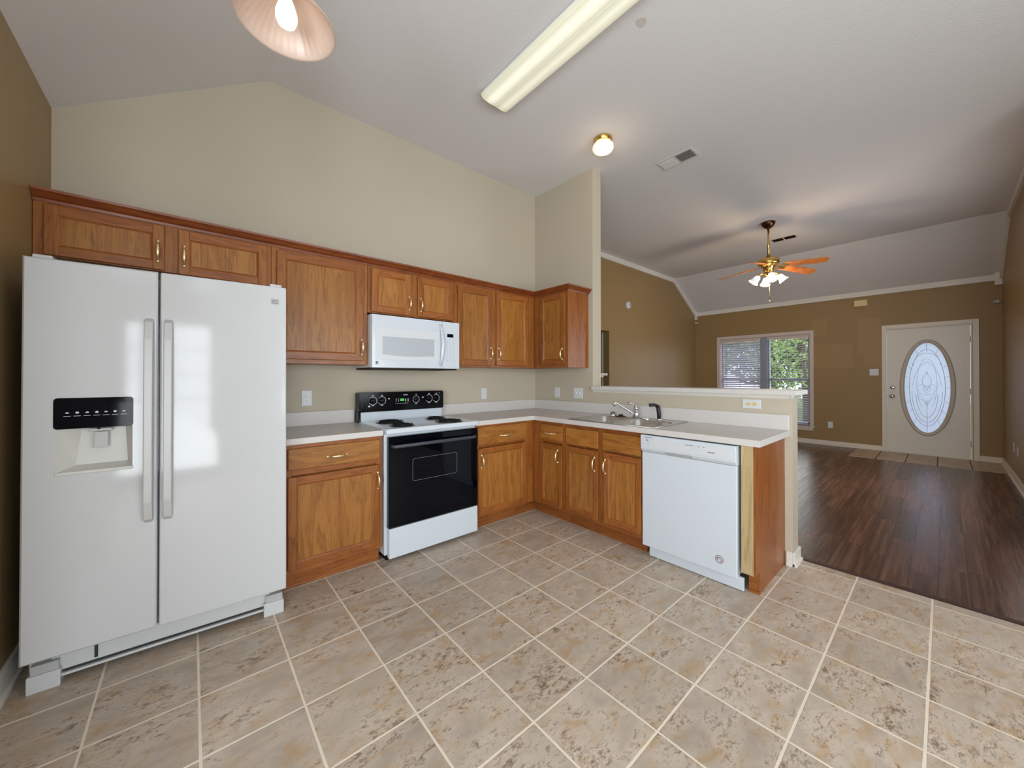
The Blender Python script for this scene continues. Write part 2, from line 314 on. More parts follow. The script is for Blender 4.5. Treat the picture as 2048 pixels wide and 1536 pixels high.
# ------------------------------------------------------------------ mesh helpers
ORG = {}
class MB:
    def __init__(s, xf=None): s.bm = bmesh.new(); s.xf = xf
    def _add(s, verts, faces, m=0, smooth=False, bev=0, seg=2):
        vs = []
        for p in verts:
            p = Vector(p)
            if s.xf: p = Vector(s.xf(p))
            vs.append(s.bm.verts.new(p))
        fs = []
        for f in faces:
            try: q = s.bm.faces.new([vs[i] for i in f])
            except ValueError: continue
            q.material_index = m; q.smooth = smooth; fs.append(q)
        if bev:
            bmesh.ops.recalc_face_normals(s.bm, faces=fs)
            es = list({e for f in fs for e in f.edges})
            bmesh.ops.bevel(s.bm, geom=es, offset=bev, segments=seg, affect='EDGES', profile=0.5, clamp_overlap=True)
        return s
    def box(s, x0, x1, y0, y1, z0, z1, m=0, bev=0, seg=2):
        x0, x1 = min(x0, x1), max(x0, x1); y0, y1 = min(y0, y1), max(y0, y1); z0, z1 = min(z0, z1), max(z0, z1)
        v = [(x, y, z) for x in (x0, x1) for y in (y0, y1) for z in (z0, z1)]
        return s._add(v, [(0, 1, 3, 2), (4, 6, 7, 5), (0, 4, 5, 1), (2, 3, 7, 6), (0, 2, 6, 4), (1, 5, 7, 3)], m, False, bev, seg)
    def prism(s, poly, ax, a, b, m=0, bev=0, smooth=False):
        def P(q, t): return {'x': (t, q[0], q[1]), 'y': (q[0], t, q[1]), 'z': (q[0], q[1], t)}[ax]
        n = len(poly); v = [P(q, a) for q in poly]+[P(q, b) for q in poly]
        f = [tuple(range(n)), tuple(range(2*n-1, n-1, -1))]+[(i, (i+1) % n, n+(i+1) % n, n+i) for i in range(n)]
        return s._add(v, f, m, smooth, bev)
    def tube(s, pts, rad, seg=10, m=0, cap=True, flat=1.0):
        pts = [Vector(p) for p in pts]; n = len(pts)
        if not isinstance(rad, (list, tuple)): rad = [rad]*n
        v = []; ref = None
        for i, p in enumerate(pts):
            t = (pts[min(i+1, n-1)]-pts[max(i-1, 0)]).normalized()
            if ref is None: ref = Vector((0, 0, 1)) if abs(t.z) < 0.9 else Vector((1, 0, 0))
            a = (ref-t*ref.dot(t)).normalized(); b = t.cross(a); ref = a
            for k in range(seg):
                w = 2*math.pi*k/seg; v.append(p+(a*math.cos(w)+b*math.sin(w)*flat)*rad[i])
        f = [(i*seg+k, i*seg+(k+1) % seg, (i+1)*seg+(k+1) % seg, (i+1)*seg+k) for i in range(n-1) for k in range(seg)]
        if cap: f += [tuple(range(seg-1, -1, -1)), tuple((n-1)*seg+k for k in range(seg))]
        return s._add(v, f, m, True)
    def lathe(s, prof, c=(0, 0, 0), axis=(0, 0, 1), seg=32, m=0, closed=False, ripple=None):
        ax = Vector(axis).normalized(); a = ax.orthogonal().normalized(); b = ax.cross(a); c = Vector(c); v = []; n = len(prof)
        for r, h in prof:
            for k in range(seg):
                w = 2*math.pi*k/seg; rr = r*(1+(ripple(k, r) if ripple else 0))
                v.append(c+ax*h+(a*math.cos(w)+b*math.sin(w))*rr)
        f = [(i*seg+k, i*seg+(k+1) % seg, (i+1)*seg+(k+1) % seg, (i+1)*seg+k) for i in range(n-1) for k in range(seg)]
        if closed: f += [tuple(range(seg)), tuple((n-1)*seg+k for k in range(seg-1, -1, -1))]
        return s._add(v, f, m, True)
    def quad(s, a, b, c, d, m=0): return s._add([a, b, c, d], [(0, 1, 2, 3)], m)
    def build(s, name, mats, parent=None, org=None, recalc=True):
        bm = s.bm
        if recalc: bmesh.ops.recalc_face_normals(bm, faces=bm.faces[:])
        if org is None: org = ORG[parent.name] if parent else Vector((0, 0, 0))
        org = Vector(org)
        for v in bm.verts: v.co -= org
        me = bpy.data.meshes.new(name); bm.to_mesh(me); bm.free()
        o = bpy.data.objects.new(name, me); COL.objects.link(o)
        for k in (mats if isinstance(mats, (list, tuple)) else [mats]): me.materials.append(k)
        if parent: o.parent = parent; o.location = org-ORG[parent.name]
        else: o.location = org
        ORG[o.name] = org
        return o
def tag(o, label, cat, group=None, kind=None):
    if label: o['label'] = label
    if cat: o['category'] = cat
    if group: o['group'] = group
    if kind: o['kind'] = kind
    return o
def thing(name, loc, label, cat, group=None):
    o = bpy.data.objects.new(name, None); COL.objects.link(o); o.location = loc; o.empty_display_size = 0.1
    ORG[o.name] = Vector(loc); return tag(o, label, cat, group)
def struct(name, mb, mats, label=None, parent=None):
    o = mb.build(name, mats, parent)
    if parent is None:
        o['kind'] = 'structure'
        if label: o['label'] = label
    elif label: o['label'] = label
    return o
def lab(o, t): o['label'] = t; return o
def rrect(u0, u1, v0, v1, r, n=5):
    p = []
    for cx, cy, a in ((u1-r, v1-r, 0), (u0+r, v1-r, 90), (u0+r, v0+r, 180), (u1-r, v0+r, 270)):
        for i in range(n+1):
            t = R(a+90*i/n); p.append((cx+r*math.cos(t), cy+r*math.sin(t)))
    return p

# ------------------------------------------------------------------ the room
XL, XR, HC, ZL = -3.648, -2.657, 3.403, 2.739
XS, WX, ZW, YL, YR = 4.820, 5.908, 2.768, 0.661, -3.719
T, YT, YE, XT = 0.136, -0.835, -2.483, 0.165
YB = -5.30
m = MB(); m.box(XL-.1, XT, YB-.1, .1, -.1, 0); struct('floor', m, TILE, 'mottled beige square tile kitchen floor')
m = MB(); m.box(XT, WX+.1, YB-.1, YL+1.2, -.1, 0); struct('floor', m, PLANK, 'dark brown wood plank living room floor')
m = MB(); m.prism([(5.02, YR), (WX, YR), (WX, -2.125), (4.955, -2.135)], 'z', 0.0, 0.006); struct('floor', m, ETILE, 'pale tan entry tiles before the front door')
m = MB(); m.prism([(XT-.012, 0.0), (XT-.012, 0.003), (XT-.004, 0.006), (XT+.028, 0.006), (XT+.04, 0.001), (XT+.04, 0)], 'y', YR, YE-.02)
struct('trim_1', m, THRESH, 'dark threshold strip between tile and planks')
# ceiling: slope, flat, slope
m = MB()
m.prism([(XL-.1, ZL-.067), (XR, HC), (XS, HC), (WX+.1, ZW-.058), (WX+.1, ZW+.1), (XS, HC+.12), (XR, HC+.12), (XL-.1, ZL+.1)], 'y', YB-.1, YL+.1)
struct('ceiling', m, CEIL, 'white textured ceiling with sloping sides')
# walls
m = MB(); m.prism([(XL, 0), (0, 0), (0, HC), (XR, HC), (XL, ZL)], 'y', 0, .1); struct('wall_back', m, KWALL, 'beige kitchen wall behind the cabinets')
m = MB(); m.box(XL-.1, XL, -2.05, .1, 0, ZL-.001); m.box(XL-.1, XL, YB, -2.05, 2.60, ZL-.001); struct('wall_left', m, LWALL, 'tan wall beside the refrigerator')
m = MB(); m.box(0, T, YT, YL, 0, HC); struct('wall_partition', m, KWALL, 'tall beige partition wall end beside the corner cabinet')
m = MB(); m.box(0, T, YE, YT, 0, 1.150); struct('wall_half', m, KWALL, 'beige half wall behind the sink')
NX0, NX1 = 1.15, 2.447
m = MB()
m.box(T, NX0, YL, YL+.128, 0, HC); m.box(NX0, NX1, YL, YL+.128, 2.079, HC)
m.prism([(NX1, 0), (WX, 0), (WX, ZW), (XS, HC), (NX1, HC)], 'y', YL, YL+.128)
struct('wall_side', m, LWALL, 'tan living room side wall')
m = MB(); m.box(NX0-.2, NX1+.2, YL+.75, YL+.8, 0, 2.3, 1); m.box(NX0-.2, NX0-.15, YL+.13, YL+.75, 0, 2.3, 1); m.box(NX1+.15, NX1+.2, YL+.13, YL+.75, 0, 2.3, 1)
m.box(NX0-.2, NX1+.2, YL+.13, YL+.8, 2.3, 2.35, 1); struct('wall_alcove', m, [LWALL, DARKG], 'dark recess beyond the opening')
m = MB(); m.box(NX1, NX1+.06, YL+.13, YL+.15, 0, 2.12); m.box(NX1-.012, NX1, YL+.128, YL+.15, 0, 2.06); struct('trim_2', m, CREAMTRIM, 'cream door casing inside the opening')
DY0, DY1, DZ = -2.50, -3.44, 2.085     # door hole
WY0, WY1, WZ0, WZ1 = 0.125, -1.479, 0.335, 2.105
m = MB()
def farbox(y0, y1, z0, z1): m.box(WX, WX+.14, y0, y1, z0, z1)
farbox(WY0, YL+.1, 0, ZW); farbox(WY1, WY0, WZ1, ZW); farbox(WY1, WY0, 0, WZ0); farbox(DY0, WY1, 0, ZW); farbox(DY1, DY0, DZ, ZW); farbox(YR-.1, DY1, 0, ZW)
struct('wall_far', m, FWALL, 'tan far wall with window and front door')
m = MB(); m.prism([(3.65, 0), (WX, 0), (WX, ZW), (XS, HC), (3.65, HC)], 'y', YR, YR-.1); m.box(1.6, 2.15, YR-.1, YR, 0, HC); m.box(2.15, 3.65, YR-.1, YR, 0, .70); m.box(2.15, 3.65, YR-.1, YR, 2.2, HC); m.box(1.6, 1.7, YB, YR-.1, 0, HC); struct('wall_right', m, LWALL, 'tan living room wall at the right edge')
# rear wall (behind the camera) with a glazed patio door and an added window
m = MB()
def rb(x0, x1, z0, z1): m.box(x0, x1, YB-.1, YB, z0, z1)
rb(-4.6, -4.30, 0, 2.6); rb(-4.30, -3.30, 2.2, 2.6); rb(-3.30, -2.5, 0, HC); rb(-2.5, 0.0, 2.25, HC); rb(-2.5, 0.0, 0, .75); rb(0.0, 1.6, 0, HC)
struct('wall_rear', m, KWALL, 'beige wall behind the camera')
m = MB()
for a, b in ((-4.30, -4.23), (-3.37, -3.30), (-3.82, -3.78)): m.box(a, b, YB-.07, YB-.03, 0, 2.2)
m.box(-4.30, -3.30, YB-.07, YB-.03, 2.13, 2.2); m.box(-4.30, -3.30, YB-.07, YB-.03, 0, .15)
for z in (.72, 1.08, 1.44, 1.78): m.box(-4.23, -3.37, YB-.06, YB-.04, z-.008, z+.008)
d2 = struct('door_2', m, TRIM, 'glazed patio door behind the camera')
g = MB(); g.box(-4.23, -3.37, YB-.052, YB-.048, .15, 2.13); g.build('glass', GLASS, d2)
m = MB()
m.box(-2.5, 0, YB-.08, YB-.03, 2.19, 2.25); m.box(-2.5, 0, YB-.08, YB-.03, .75, .81)
for x in (-2.5, -1.28, -.06): m.box(x, x+.06, YB-.08, YB-.03, .75, 2.25)
for z in (1.2, 1.7): m.box(-2.5, 0, YB-.06, YB-.045, z, z+.015)
w2 = struct('added_window_2', m, TRIM, 'added breakfast window behind the camera')  # unseen, added to light the kitchen broadly
g = MB(); g.box(-2.45, -.05, YB-.055, YB-.05, .8, 2.2); g.build('glass', GLASS, w2)

m = MB()
for x in (2.15, 2.87, 3.59): m.box(x, x+.06, YR-.08, YR-.03, .70, 2.2)
m.box(2.15, 3.65, YR-.08, YR-.03, .70, .76); m.box(2.15, 3.65, YR-.08, YR-.03, 2.14, 2.2)
w3 = struct('added_window_3', m, TRIM, 'added side window of the living room, right of the camera view')  # unseen, added to even out the ceiling brightness
g = MB(); g.box(2.2, 3.6, YR-.055, YR-.05, .75, 2.15); g.build('glass', GLASS, w3)
XN = -4.50     # unseen dining nook, added to place the patio door reflection and side light
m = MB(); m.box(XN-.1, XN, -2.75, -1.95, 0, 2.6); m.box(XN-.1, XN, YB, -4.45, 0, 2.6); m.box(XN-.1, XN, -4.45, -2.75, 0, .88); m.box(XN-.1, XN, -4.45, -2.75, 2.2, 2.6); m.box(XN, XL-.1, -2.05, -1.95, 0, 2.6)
struct('wall_added_nook', m, LWALL, 'tan wall of the added dining nook beside the camera')
m = MB(); m.box(XN-.1, XL, YB-.1, -1.95, 2.601, 2.7); struct('ceiling', m, CEIL, 'flat ceiling of the added dining nook')
m = MB(); m.box(XN-.1, XL-.1, YB-.1, -1.95, -.1, 0); struct('floor', m, TILE, 'tile floor of the added dining nook')
m = MB()
for y in (-4.45, -3.63, -2.81): m.box(XN-.08, XN-.03, y, y+.06, .88, 2.2)
m.box(XN-.08, XN-.03, -4.45, -2.75, .88, .94); m.box(XN-.08, XN-.03, -4.45, -2.75, 2.14, 2.2)
w4 = struct('added_window_4', m, TRIM, 'added dining window beside the camera')  # unseen, added to light the partition and dishwasher fronts
g = MB(); g.box(XN-.055, XN-.05, -4.4, -2.8, .93, 2.15); g.build('glass', GLASS, w4)
# baseboards
def bb(name, pts, label, h=.10, t=.014, mt=TRIM, shoe=True):
    m = MB()
    for (x0, y0), (x1, y1), (nx, ny) in pts:
        def seg(tt, z0, z1):
            m.box(min(x0, x1, x0+nx*tt, x1+nx*tt), max(x0, x1, x0+nx*tt, x1+nx*tt), min(y0, y1, y0+ny*tt, y1+ny*tt), max(y0, y1, y0+ny*tt, y1+ny*tt), z0, z1, 0, 0.003)
        seg(t, 0.0, h)
        if shoe: seg(t+.012, 0.0, .022)
    return struct(name, m, mt, label)
bb('baseboard_left', [((XL, -2.05), (XL, -.0), (1, 0))], 'white baseboard along the left kitchen wall', .11)
bb('baseboard_far', [((WX, YL), (WX, -2.46), (-1, 0)), ((WX, -3.505), (WX, YR), (-1, 0))], 'cream baseboard along the far wall', .088, mt=CREAMTRIM, shoe=False)
bb('baseboard_right', [((1.7, YR), (WX-.014, YR), (0, 1))], 'baseboard along the right living room wall', .10, mt=CREAMTRIM)
bb('baseboard_side', [((NX1, YL), (WX-.014, YL), (0, -1)), ((T, YL), (NX0, YL), (0, -1))], 'baseboard along the living room side wall', .10)
bb('baseboard_half', [((0, -2.448), (0, YE), (-1, 0)), ((-.014, YE), (T+.014, YE), (0, -1)), ((T, YE), (T, YL-.014), (1, 0))], 'white baseboard wrapping the half wall end', .095)
# crown moulding of the living room
def crown_prof(y, s): return
m = MB()
d, hh = .028, .088
m.box(T, XS, YL-d, YL, HC-hh, HC)
m.prism([(XS, HC-hh), (XS, HC), (WX, ZW), (WX, ZW-hh*1.15)], 'y', YL-d, YL)
struct('trim_3', m, TRIM, 'white crown moulding along the side wall')
m = MB(); m.box(WX-d, WX, YR, YL-d, ZW-hh+.012, ZW+.012); struct('trim_4', m, TRIM, 'white crown moulding along the far wall')
m = MB(); m.box(1.7, XS, YR, YR+d, HC-hh, HC); m.prism([(XS, HC-hh), (XS, HC), (WX, ZW), (WX, ZW-hh*1.15)], 'y', YR, YR+d); struct('trim_5', m, TRIM, 'white crown moulding along the right wall')
m = MB(); m.box(WX-.05, WX, YL-.05, YL, 2.61, 2.80, 0, .004); struct('trim_6', m, TRIM, 'white crown corner block at the left')
m = MB(); m.box(WX-.06, WX, YR, YR+.07, 2.62, 2.83, 0, .004); struct('trim_7', m, TRIM, 'white crown corner block at the right')

# half wall ledge
m = MB()
m.box(-.035, T+.12, YE-.035, YT-.002, 1.152, 1.186, 0, .003)
m2 = MB(); m2.box(-.016, T+.016, YE-.016, YT-.002, 1.128, 1.1515, 0, .004)
lg = thing('bar_ledge', (0, -1.65, 1.152), 'long white laminate ledge capping the half wall behind the sink', 'ledge')
m.build('ledge_top', LAMI, lg)
mm = MB()
mm.prism([(-.001, 1.126), (-.018, 1.1515), (-.001, 1.1515)], 'y', YE, YT-.002)
mm.prism([(YE+.001, 1.126), (YE-.018, 1.1515), (YE+.001, 1.1515)], 'x', -.018, T+.018)
mm.build('ledge_moulding', TRIM, lg)

# ------------------------------------------------------------------ far window, blinds, sashes
m = MB(); x0, x1 = WX-.018, WX
y0, y1 = .189, -1.535
m.box(x0, x1, WY0, y0, .315, 2.166, 0, .003); m.box(x0, x1, y1, WY1, .315, 2.166, 0, .003); m.box(x0, x1, WY1, WY0, WZ1, 2.166, 0, .003)
m.box(WX-.03, WX+.02, y1-.01, y0+.01, .300, .335, 0, .003); m.box(x0, x1, y1+.01, y0-.01, .245, .300, 0, .003)
for a, b in ((WY0-.01, WY0), (WY1, WY1+.01)): m.box(WX, WX+.14, a, b, WZ0, WZ1)
m.box(WX, WX+.14, WY1, WY0, WZ1-.01, WZ1)
win = struct('window_1', m, WCAS, 'living room window with white casing')
m = MB(); m.box(WX+.02, WX+.12, -.766, -.661, WZ0, WZ1-.01)
for a, b in ((-.661, WY0-.01), (WY1+.01, -.766)):
    m.box(WX+.08, WX+.12, a, b, WZ0, WZ0+.05); m.box(WX+.08, WX+.12, a, b, WZ1-.06, WZ1-.01)
    m.box(WX+.07, WX+.11, a, b, 1.195, 1.235)
    lo, hi = min(a, b), max(a, b); m.box(WX+.08, WX+.12, lo, lo+.035, WZ0, WZ1-.01); m.box(WX+.08, WX+.12, hi-.035, hi, WZ0, WZ1-.01)
m.build('sash', SASH, win)
m = MB(); m.box(WX+.095, WX+.099, WY1+.01, -.766, WZ0, WZ1-.01); m.box(WX+.095, WX+.099, -.661, WY0-.01, WZ0, WZ1-.01); m.build('glass', GLASS, win)
def blind(ya, yb, tilt, label):
    t = thing('window_blind', (WX+.04, (ya+yb)/2, WZ0+.01), label, 'blind', 'horizontal blinds in the living room window')
    m = MB(); m.box(WX+.012, WX+.062, ya, yb, WZ1-.075, WZ1-.012, 0, .004); m.build('headrail', WCAS, t)
    m = MB(); z = WZ1-.10; a = R(tilt); dx, dz = .025*math.cos(a), .025*math.sin(a)
    while z > WZ0+.06:
        m.prism([(WX+.04-dx, z+dz), (WX+.04, z+.0015+.002), (WX+.04+dx, z-dz), (WX+.04+dx, z-dz-.003), (WX+.04, z-.001), (WX+.04-dx, z+dz-.003)], 'y', ya+.004, yb-.004); z -= .0445
    m.build('slats', BLIND, t)
    m = MB(); m.box(WX+.02, WX+.06, ya+.004, yb-.004, WZ0+.012, WZ0+.03, 0, .003); m.build('bottom_rail', BLIND, t)
    m = MB()
    for q in (.15, .5, .85):
        yy = ya+(yb-ya)*q; m.box(WX+.013, WX+.0145, yy-.004, yy+.004, WZ0+.03, WZ1-.07)
    m.build('ladder_tape', BLIND, t)
    m = MB(); m.tube([(WX+.008, ya+.05, WZ1-.08), (WX+.006, ya+.052, 1.2)], .004, 6); m.build('wand', PLASW, t)
blind(-.655, WY0-.014, -38, 'white horizontal blind with half closed slats, left of the two')
blind(WY1+.014, -.772, -7, 'white horizontal blind with open slats showing trees, right of the two')

# ------------------------------------------------------------------ front door
CYD, CZD = -2.975, 1.098
m = MB(); xf0, xf1 = WX+.012, WX+.055
def ell(a, b, n=64): return [(CYD+a*math.cos(2*math.pi*i/n), CZD+b*math.sin(2*math.pi*i/n)) for i in range(n)]
ya, yb, za, zb = -3.420, -2.520, .022, 2.068
n = 64; outer = []
for (cy, cz) in ell(1, 1, n):
    dy, dz = cy-CYD, cz-CZD
    k = min(((yb-CYD) if dy > 0 else (ya-CYD))/dy if abs(dy) > 1e-6 else 9e9, ((zb-CZD) if dz > 0 else (za-CZD))/dz if abs(dz) > 1e-6 else 9e9)
    outer.append((CYD+dy*k, CZD+dz*k))
# put real corners in
for c in ((yb, zb), (ya, zb), (ya, za), (yb, za)):
    i = min(range(n), key=lambda i: (outer[i][0]-c[0])**2+(outer[i][1]-c[1])**2); outer[i] = c
inner = ell(.262, .740, n)
v = [(xf0, *p) for p in outer]+[(xf0, *p) for p in inner]+[(xf1, *p) for p in outer]+[(xf1, *p) for p in inner]
f = []
for i in range(n):
    j = (i+1) % n
    f += [(i, j, n+j, n+i), (2*n+i, 3*n+i, 3*n+j, 2*n+j), (i, 2*n+i, 2*n+j, j), (n+i, n+j, 3*n+j, 3*n+i)]
m._add(v, f)
door = struct('door_1', m, DOORW, 'white front door with oval leaded glass')
m = MB()      # oval surround
prof = [(.262, 0.0), (.305, 0.0), (.305, .010), (.290, .022), (.270, .018), (.250, .010), (.248, 0.0)]
rings = []
for r, hgt in prof:
    rings.append([(xf0-hgt, y, z) for y, z in ell(r, r+.478, n)])
v = [p for r_ in rings for p in r_]; k = len(prof)
f = [(a*n+i, a*n+(i+1) % n, ((a+1) % k)*n+(i+1) % n, ((a+1) % k)*n+i) for a in range(k) for i in range(n)]
m._add(v, f, 0, True); lab(m.build('oval_frame', OVALF, door), 'raised beige oval surround')
m = MB(); m.prism(ell(.262, .740, n), 'x', xf0+.016, xf0+.022); m.build('oval_glass', FROST, door)
# leaded pattern
m = MB(); xg = xf0+.012
def cam_line(pts, r=.003): m.tube([(xg, CYD+y, CZD+z) for y, z in pts], r, 6)
def ea(a, b, z0, t0, t1, q=24): return [(a*math.cos(R(t0+(t1-t0)*i/q)), z0+b*math.sin(R(t0+(t1-t0)*i/q))) for i in range(q+1)]
cam_line(ea(.195, .62, 0, -90, 270, 48)); cam_line(ea(.165, .50, -.06, 180, 360)); cam_line(ea(.12, .40, -.08, 185, 355)); cam_line(ea(.15, .20, .36, 0, 180)); cam_line(ea(.11, .42, .05, -60, 240, 36), .002)
cam_line([(0, -.72), (0, -.20)]); cam_line([(0, .58), (0, .72)])
for t in (-160, -145, -125, -55, -35, -20, 0, 15, 30, 60, 120, 150, 165, 180): cam_line([(.195*math.cos(R(t)), .62*math.sin(R(t))), (.245*math.cos(R(t)), .72*math.sin(R(t)))], .0022)
for s in (-1, 1):
    cam_line([(0, -.30), (s*.03, -.22), (s*.09, -.16), (s*.10, -.10), (s*.05, -.16), (0, -.26)], .002)
    cam_line([(0, -.12), (s*.07, -.10), (s*.11, .00), (s*.06, .06), (s*.02, .0), (0, -.05)], .002)
    cam_line([(0, 0), (s*.045, .05), (s*.05, .14), (s*.015, .20), (0, .26)], .002)
    cam_line([(s*.16, .02), (s*.13, .20), (s*.08, .34), (0, .42)], .002)
cam_line(ea(.035, .06, -.02, 0, 360, 20), .002)
m.build('leaded_pattern', LEAD, door)
m = MB()      # lock stile hardware
m.lathe([(.033, 0), (.033, .008), (.014, .012), (.012, .035), (.026, .042), (.031, .055), (.026, .070), (.010, .076)], (xf0, -2.585, .948), (-1, 0, 0), 24, closed=True)
lab(m.build('door_knob', CHROME, door), 'round satin nickel door knob')
m = MB(); m.lathe([(.031, 0), (.031, .008), (.022, .014), (.010, .016)], (xf0, -2.585, 1.093), (-1, 0, 0), 24, closed=True); m.box(xf0-.03, xf0-.015, -2.59, -2.58, 1.075, 1.11); m.build('deadbolt', CHROME, door)
m = MB()
for z in (.25, 1.05, 1.85): m.tube([(xf0-.006, -3.425, z-.045), (xf0-.006, -3.425, z+.045)], .007, 8)
m.build('hinge', GREYP, door)
m = MB()      # casing and jamb
m.box(WX-.018, WX, -2.520+.003, -2.460, 0, 2.150, 0, .003); m.box(WX-.018, WX, -3.505, -3.445, 0, 2.150, 0, .003); m.box(WX-.018, WX, -3.445, -2.517, 2.085, 2.150, 0, .003)
m.box(WX, WX+.12, -2.516, -2.500, 0, 2.085); m.box(WX, WX+.12, -3.44, -3.424, 0, 2.085); m.box(WX, WX+.12, -3.424, -2.516, 2.072, 2.085)
m.box(WX-.01, WX+.12, -3.424, -2.516, 0, .018)
m.build('door_casing', CREAMTRIM, door)

# ------------------------------------------------------------------ small fixtures
def plate(name, axis, at, u0, u1, z0, z1, kind, label, cat, group=None, col=PLASW, face=SOCK):
    """axis 'y': plate on a wall facing -y at y=at; 'x': facing -x at x=at; 'Y': facing +y"""
    if axis == 'y': xf = lambda p: (p.x, at-p.y, p.z)
    elif axis == 'x': xf = lambda p: (at-p.y, p.x, p.z)
    else: xf = lambda p: (p.x, at+p.y, p.z)
    uc, zc = (u0+u1)/2, (z0+z1)/2
    t = thing(name, xf(Vector((uc, 0, z0))), label, cat, group)
    m = MB(xf); m.box(u0, u1, 0, .006, z0, z1, 0, .0025); m.build('cover_plate', col, t)
    wide = abs(u1-u0) > abs(z1-z0)
    def sock(u, z):
        m = MB(xf); m.prism(rrect(u-.017, u+.017, z-.014, z+.014, .010), 'y', .006, .0085, 0)
        m.box(u-.008, u-.0055, .0085, .0088, z-.004, z+.006, 1); m.box(u+.0055, u+.008, .0085, .0088, z-.004, z+.006, 1); m.box(u-.002, u+.002, .0085, .0088, z-.011, z-.007, 1)
        m.build('socket', [face, SLOT], t)
    if kind == 'outlet':
        if wide: sock(uc-.02, zc); sock(uc+.02, zc)
        else: sock(uc, zc-.02); sock(uc, zc+.02)
    else:
        q = 2 if (kind == 'switch2') else 1
        for i in range(q):
            u = uc+(i-(q-1)/2)*.046
            m = MB(xf); m.box(u-.006, u+.006, .006, .014, zc-.012, zc+.012, 0, .002); m.build('toggle', face, t)
    return t
plate('wall_outlet', 'y', 0, -2.447, -2.376, 1.062, 1.178, 'outlet', 'white wall outlet above the countertop between refrigerator and range', 'outlet')
plate('wall_outlet', 'y', 0, -.786, -.714, 1.047, 1.163, 'outlet', 'white wall outlet on the back wall right of the range', 'outlet')
plate('wall_outlet', 'x', 0, -.389, -.315, 1.052, 1.166, 'outlet', 'white wall outlet under the corner cabinet, beside a wider switch plate', 'outlet')
plate('wall_switch', 'x', 0, -.709, -.589, 1.053, 1.167, 'switch2', 'wide white two gang switch plate under the end of the corner cabinet', 'switch')
plate('wall_outlet', 'x', 0, -2.300, -2.184, 1.048, 1.114, 'outlet', 'sideways outlet with ivory sockets on the half wall right of the sink', 'outlet', face=IVORY)
plate('wall_outlet', 'x', WX, -1.812, -1.740, .326, .442, 'outlet', 'low white outlet on the far wall between window and front door', 'outlet')
plate('wall_switch', 'x', WX, -2.421, -2.305, 1.296, 1.412, 'switch2', 'white two gang switch plate beside the front door casing', 'switch')
plate('wall_outlet', 'Y', YR, 4.56, 4.63, .35, .465, 'outlet', 'faint low outlet on the right wall, nearer the front door of two', 'outlet')
plate('wall_outlet', 'Y', YR, 4.20, 4.27, .34, .455, 'outlet', 'faint low outlet on the right wall, farther from the front door of two', 'outlet')
t = thing('smoke_detector', (3.04, YL, 2.607), 'round white smoke detector high on the living room side wall', 'smoke detector')
m = MB(); m.lathe([(.068, 0), (.068, .012), (.060, .03), (.0, .034)], (3.04, YL, 2.607), (0, -1, 0), 32); m.build('housing', PLASW, t)
m = MB(); m.lathe([(.022, .033), (.022, .038), (0, .040)], (3.04, YL, 2.607), (0, -1, 0), 20); m.build('test_button', GREYP, t)
t = thing('door_chime', (WX, -2.199, 2.516), 'cream rectangular door chime box high on the far wall', 'door chime')
m = MB(); m.box(WX-.045, WX, -2.287, -2.111, 2.520, 2.628, 0, .006); m.build('cover', YELL, t)
m = MB()
for i in range(5): m.box(WX-.0465, WX-.045, -2.27, -2.128, 2.540+i*.016, 2.546+i*.016)
m.build('grille', YELL, t)
def sensor(x, y, z, ang, label):
    t = thing('motion_sensor', (x, y, z-.04), label, 'motion sensor')
    dx, dy = math.cos(R(ang)), math.sin(R(ang))
    m = MB(); m.lathe([(.030, 0), (.034, .008), (.034, .035), (.030, .040)], (x, y, z-.03), (0, 0, 1), 20, closed=True); m.build('housing', PLASW, t)
    m = MB(); m.lathe([(.022, 0), (.020, .012), (.012, .020), (0, .023)], (x+dx*.026, y+dy*.026, z-.012), (dx, dy, -.2), 16); m.build('lens', GREYP, t)
    return t
sensor(WX-.042, YL-.042, 2.545, 225, 'small white motion sensor in the corner left of the window, under the crown')
sensor(WX-.050, YR+.050, 2.384, 135, 'small white motion sensor in the corner right of the front door')
# white shelf bar in the side wall opening
t = thing('wall_shelf', (1.9, YL, 1.287), 'white shelf end crossing the dark opening beside the tall partition wall', 'shelf')
m = MB(); m.box(1.45, 2.398, YL-.002, YL+.20, 1.303, 1.343, 0, .004); m.build('shelf_board', TRIM, t)
m = MB(); m.box(1.45, 2.30, YL+.01, YL+.17, 1.275, 1.303, 0, .003); m.build('shelf_moulding', TRIM, t)

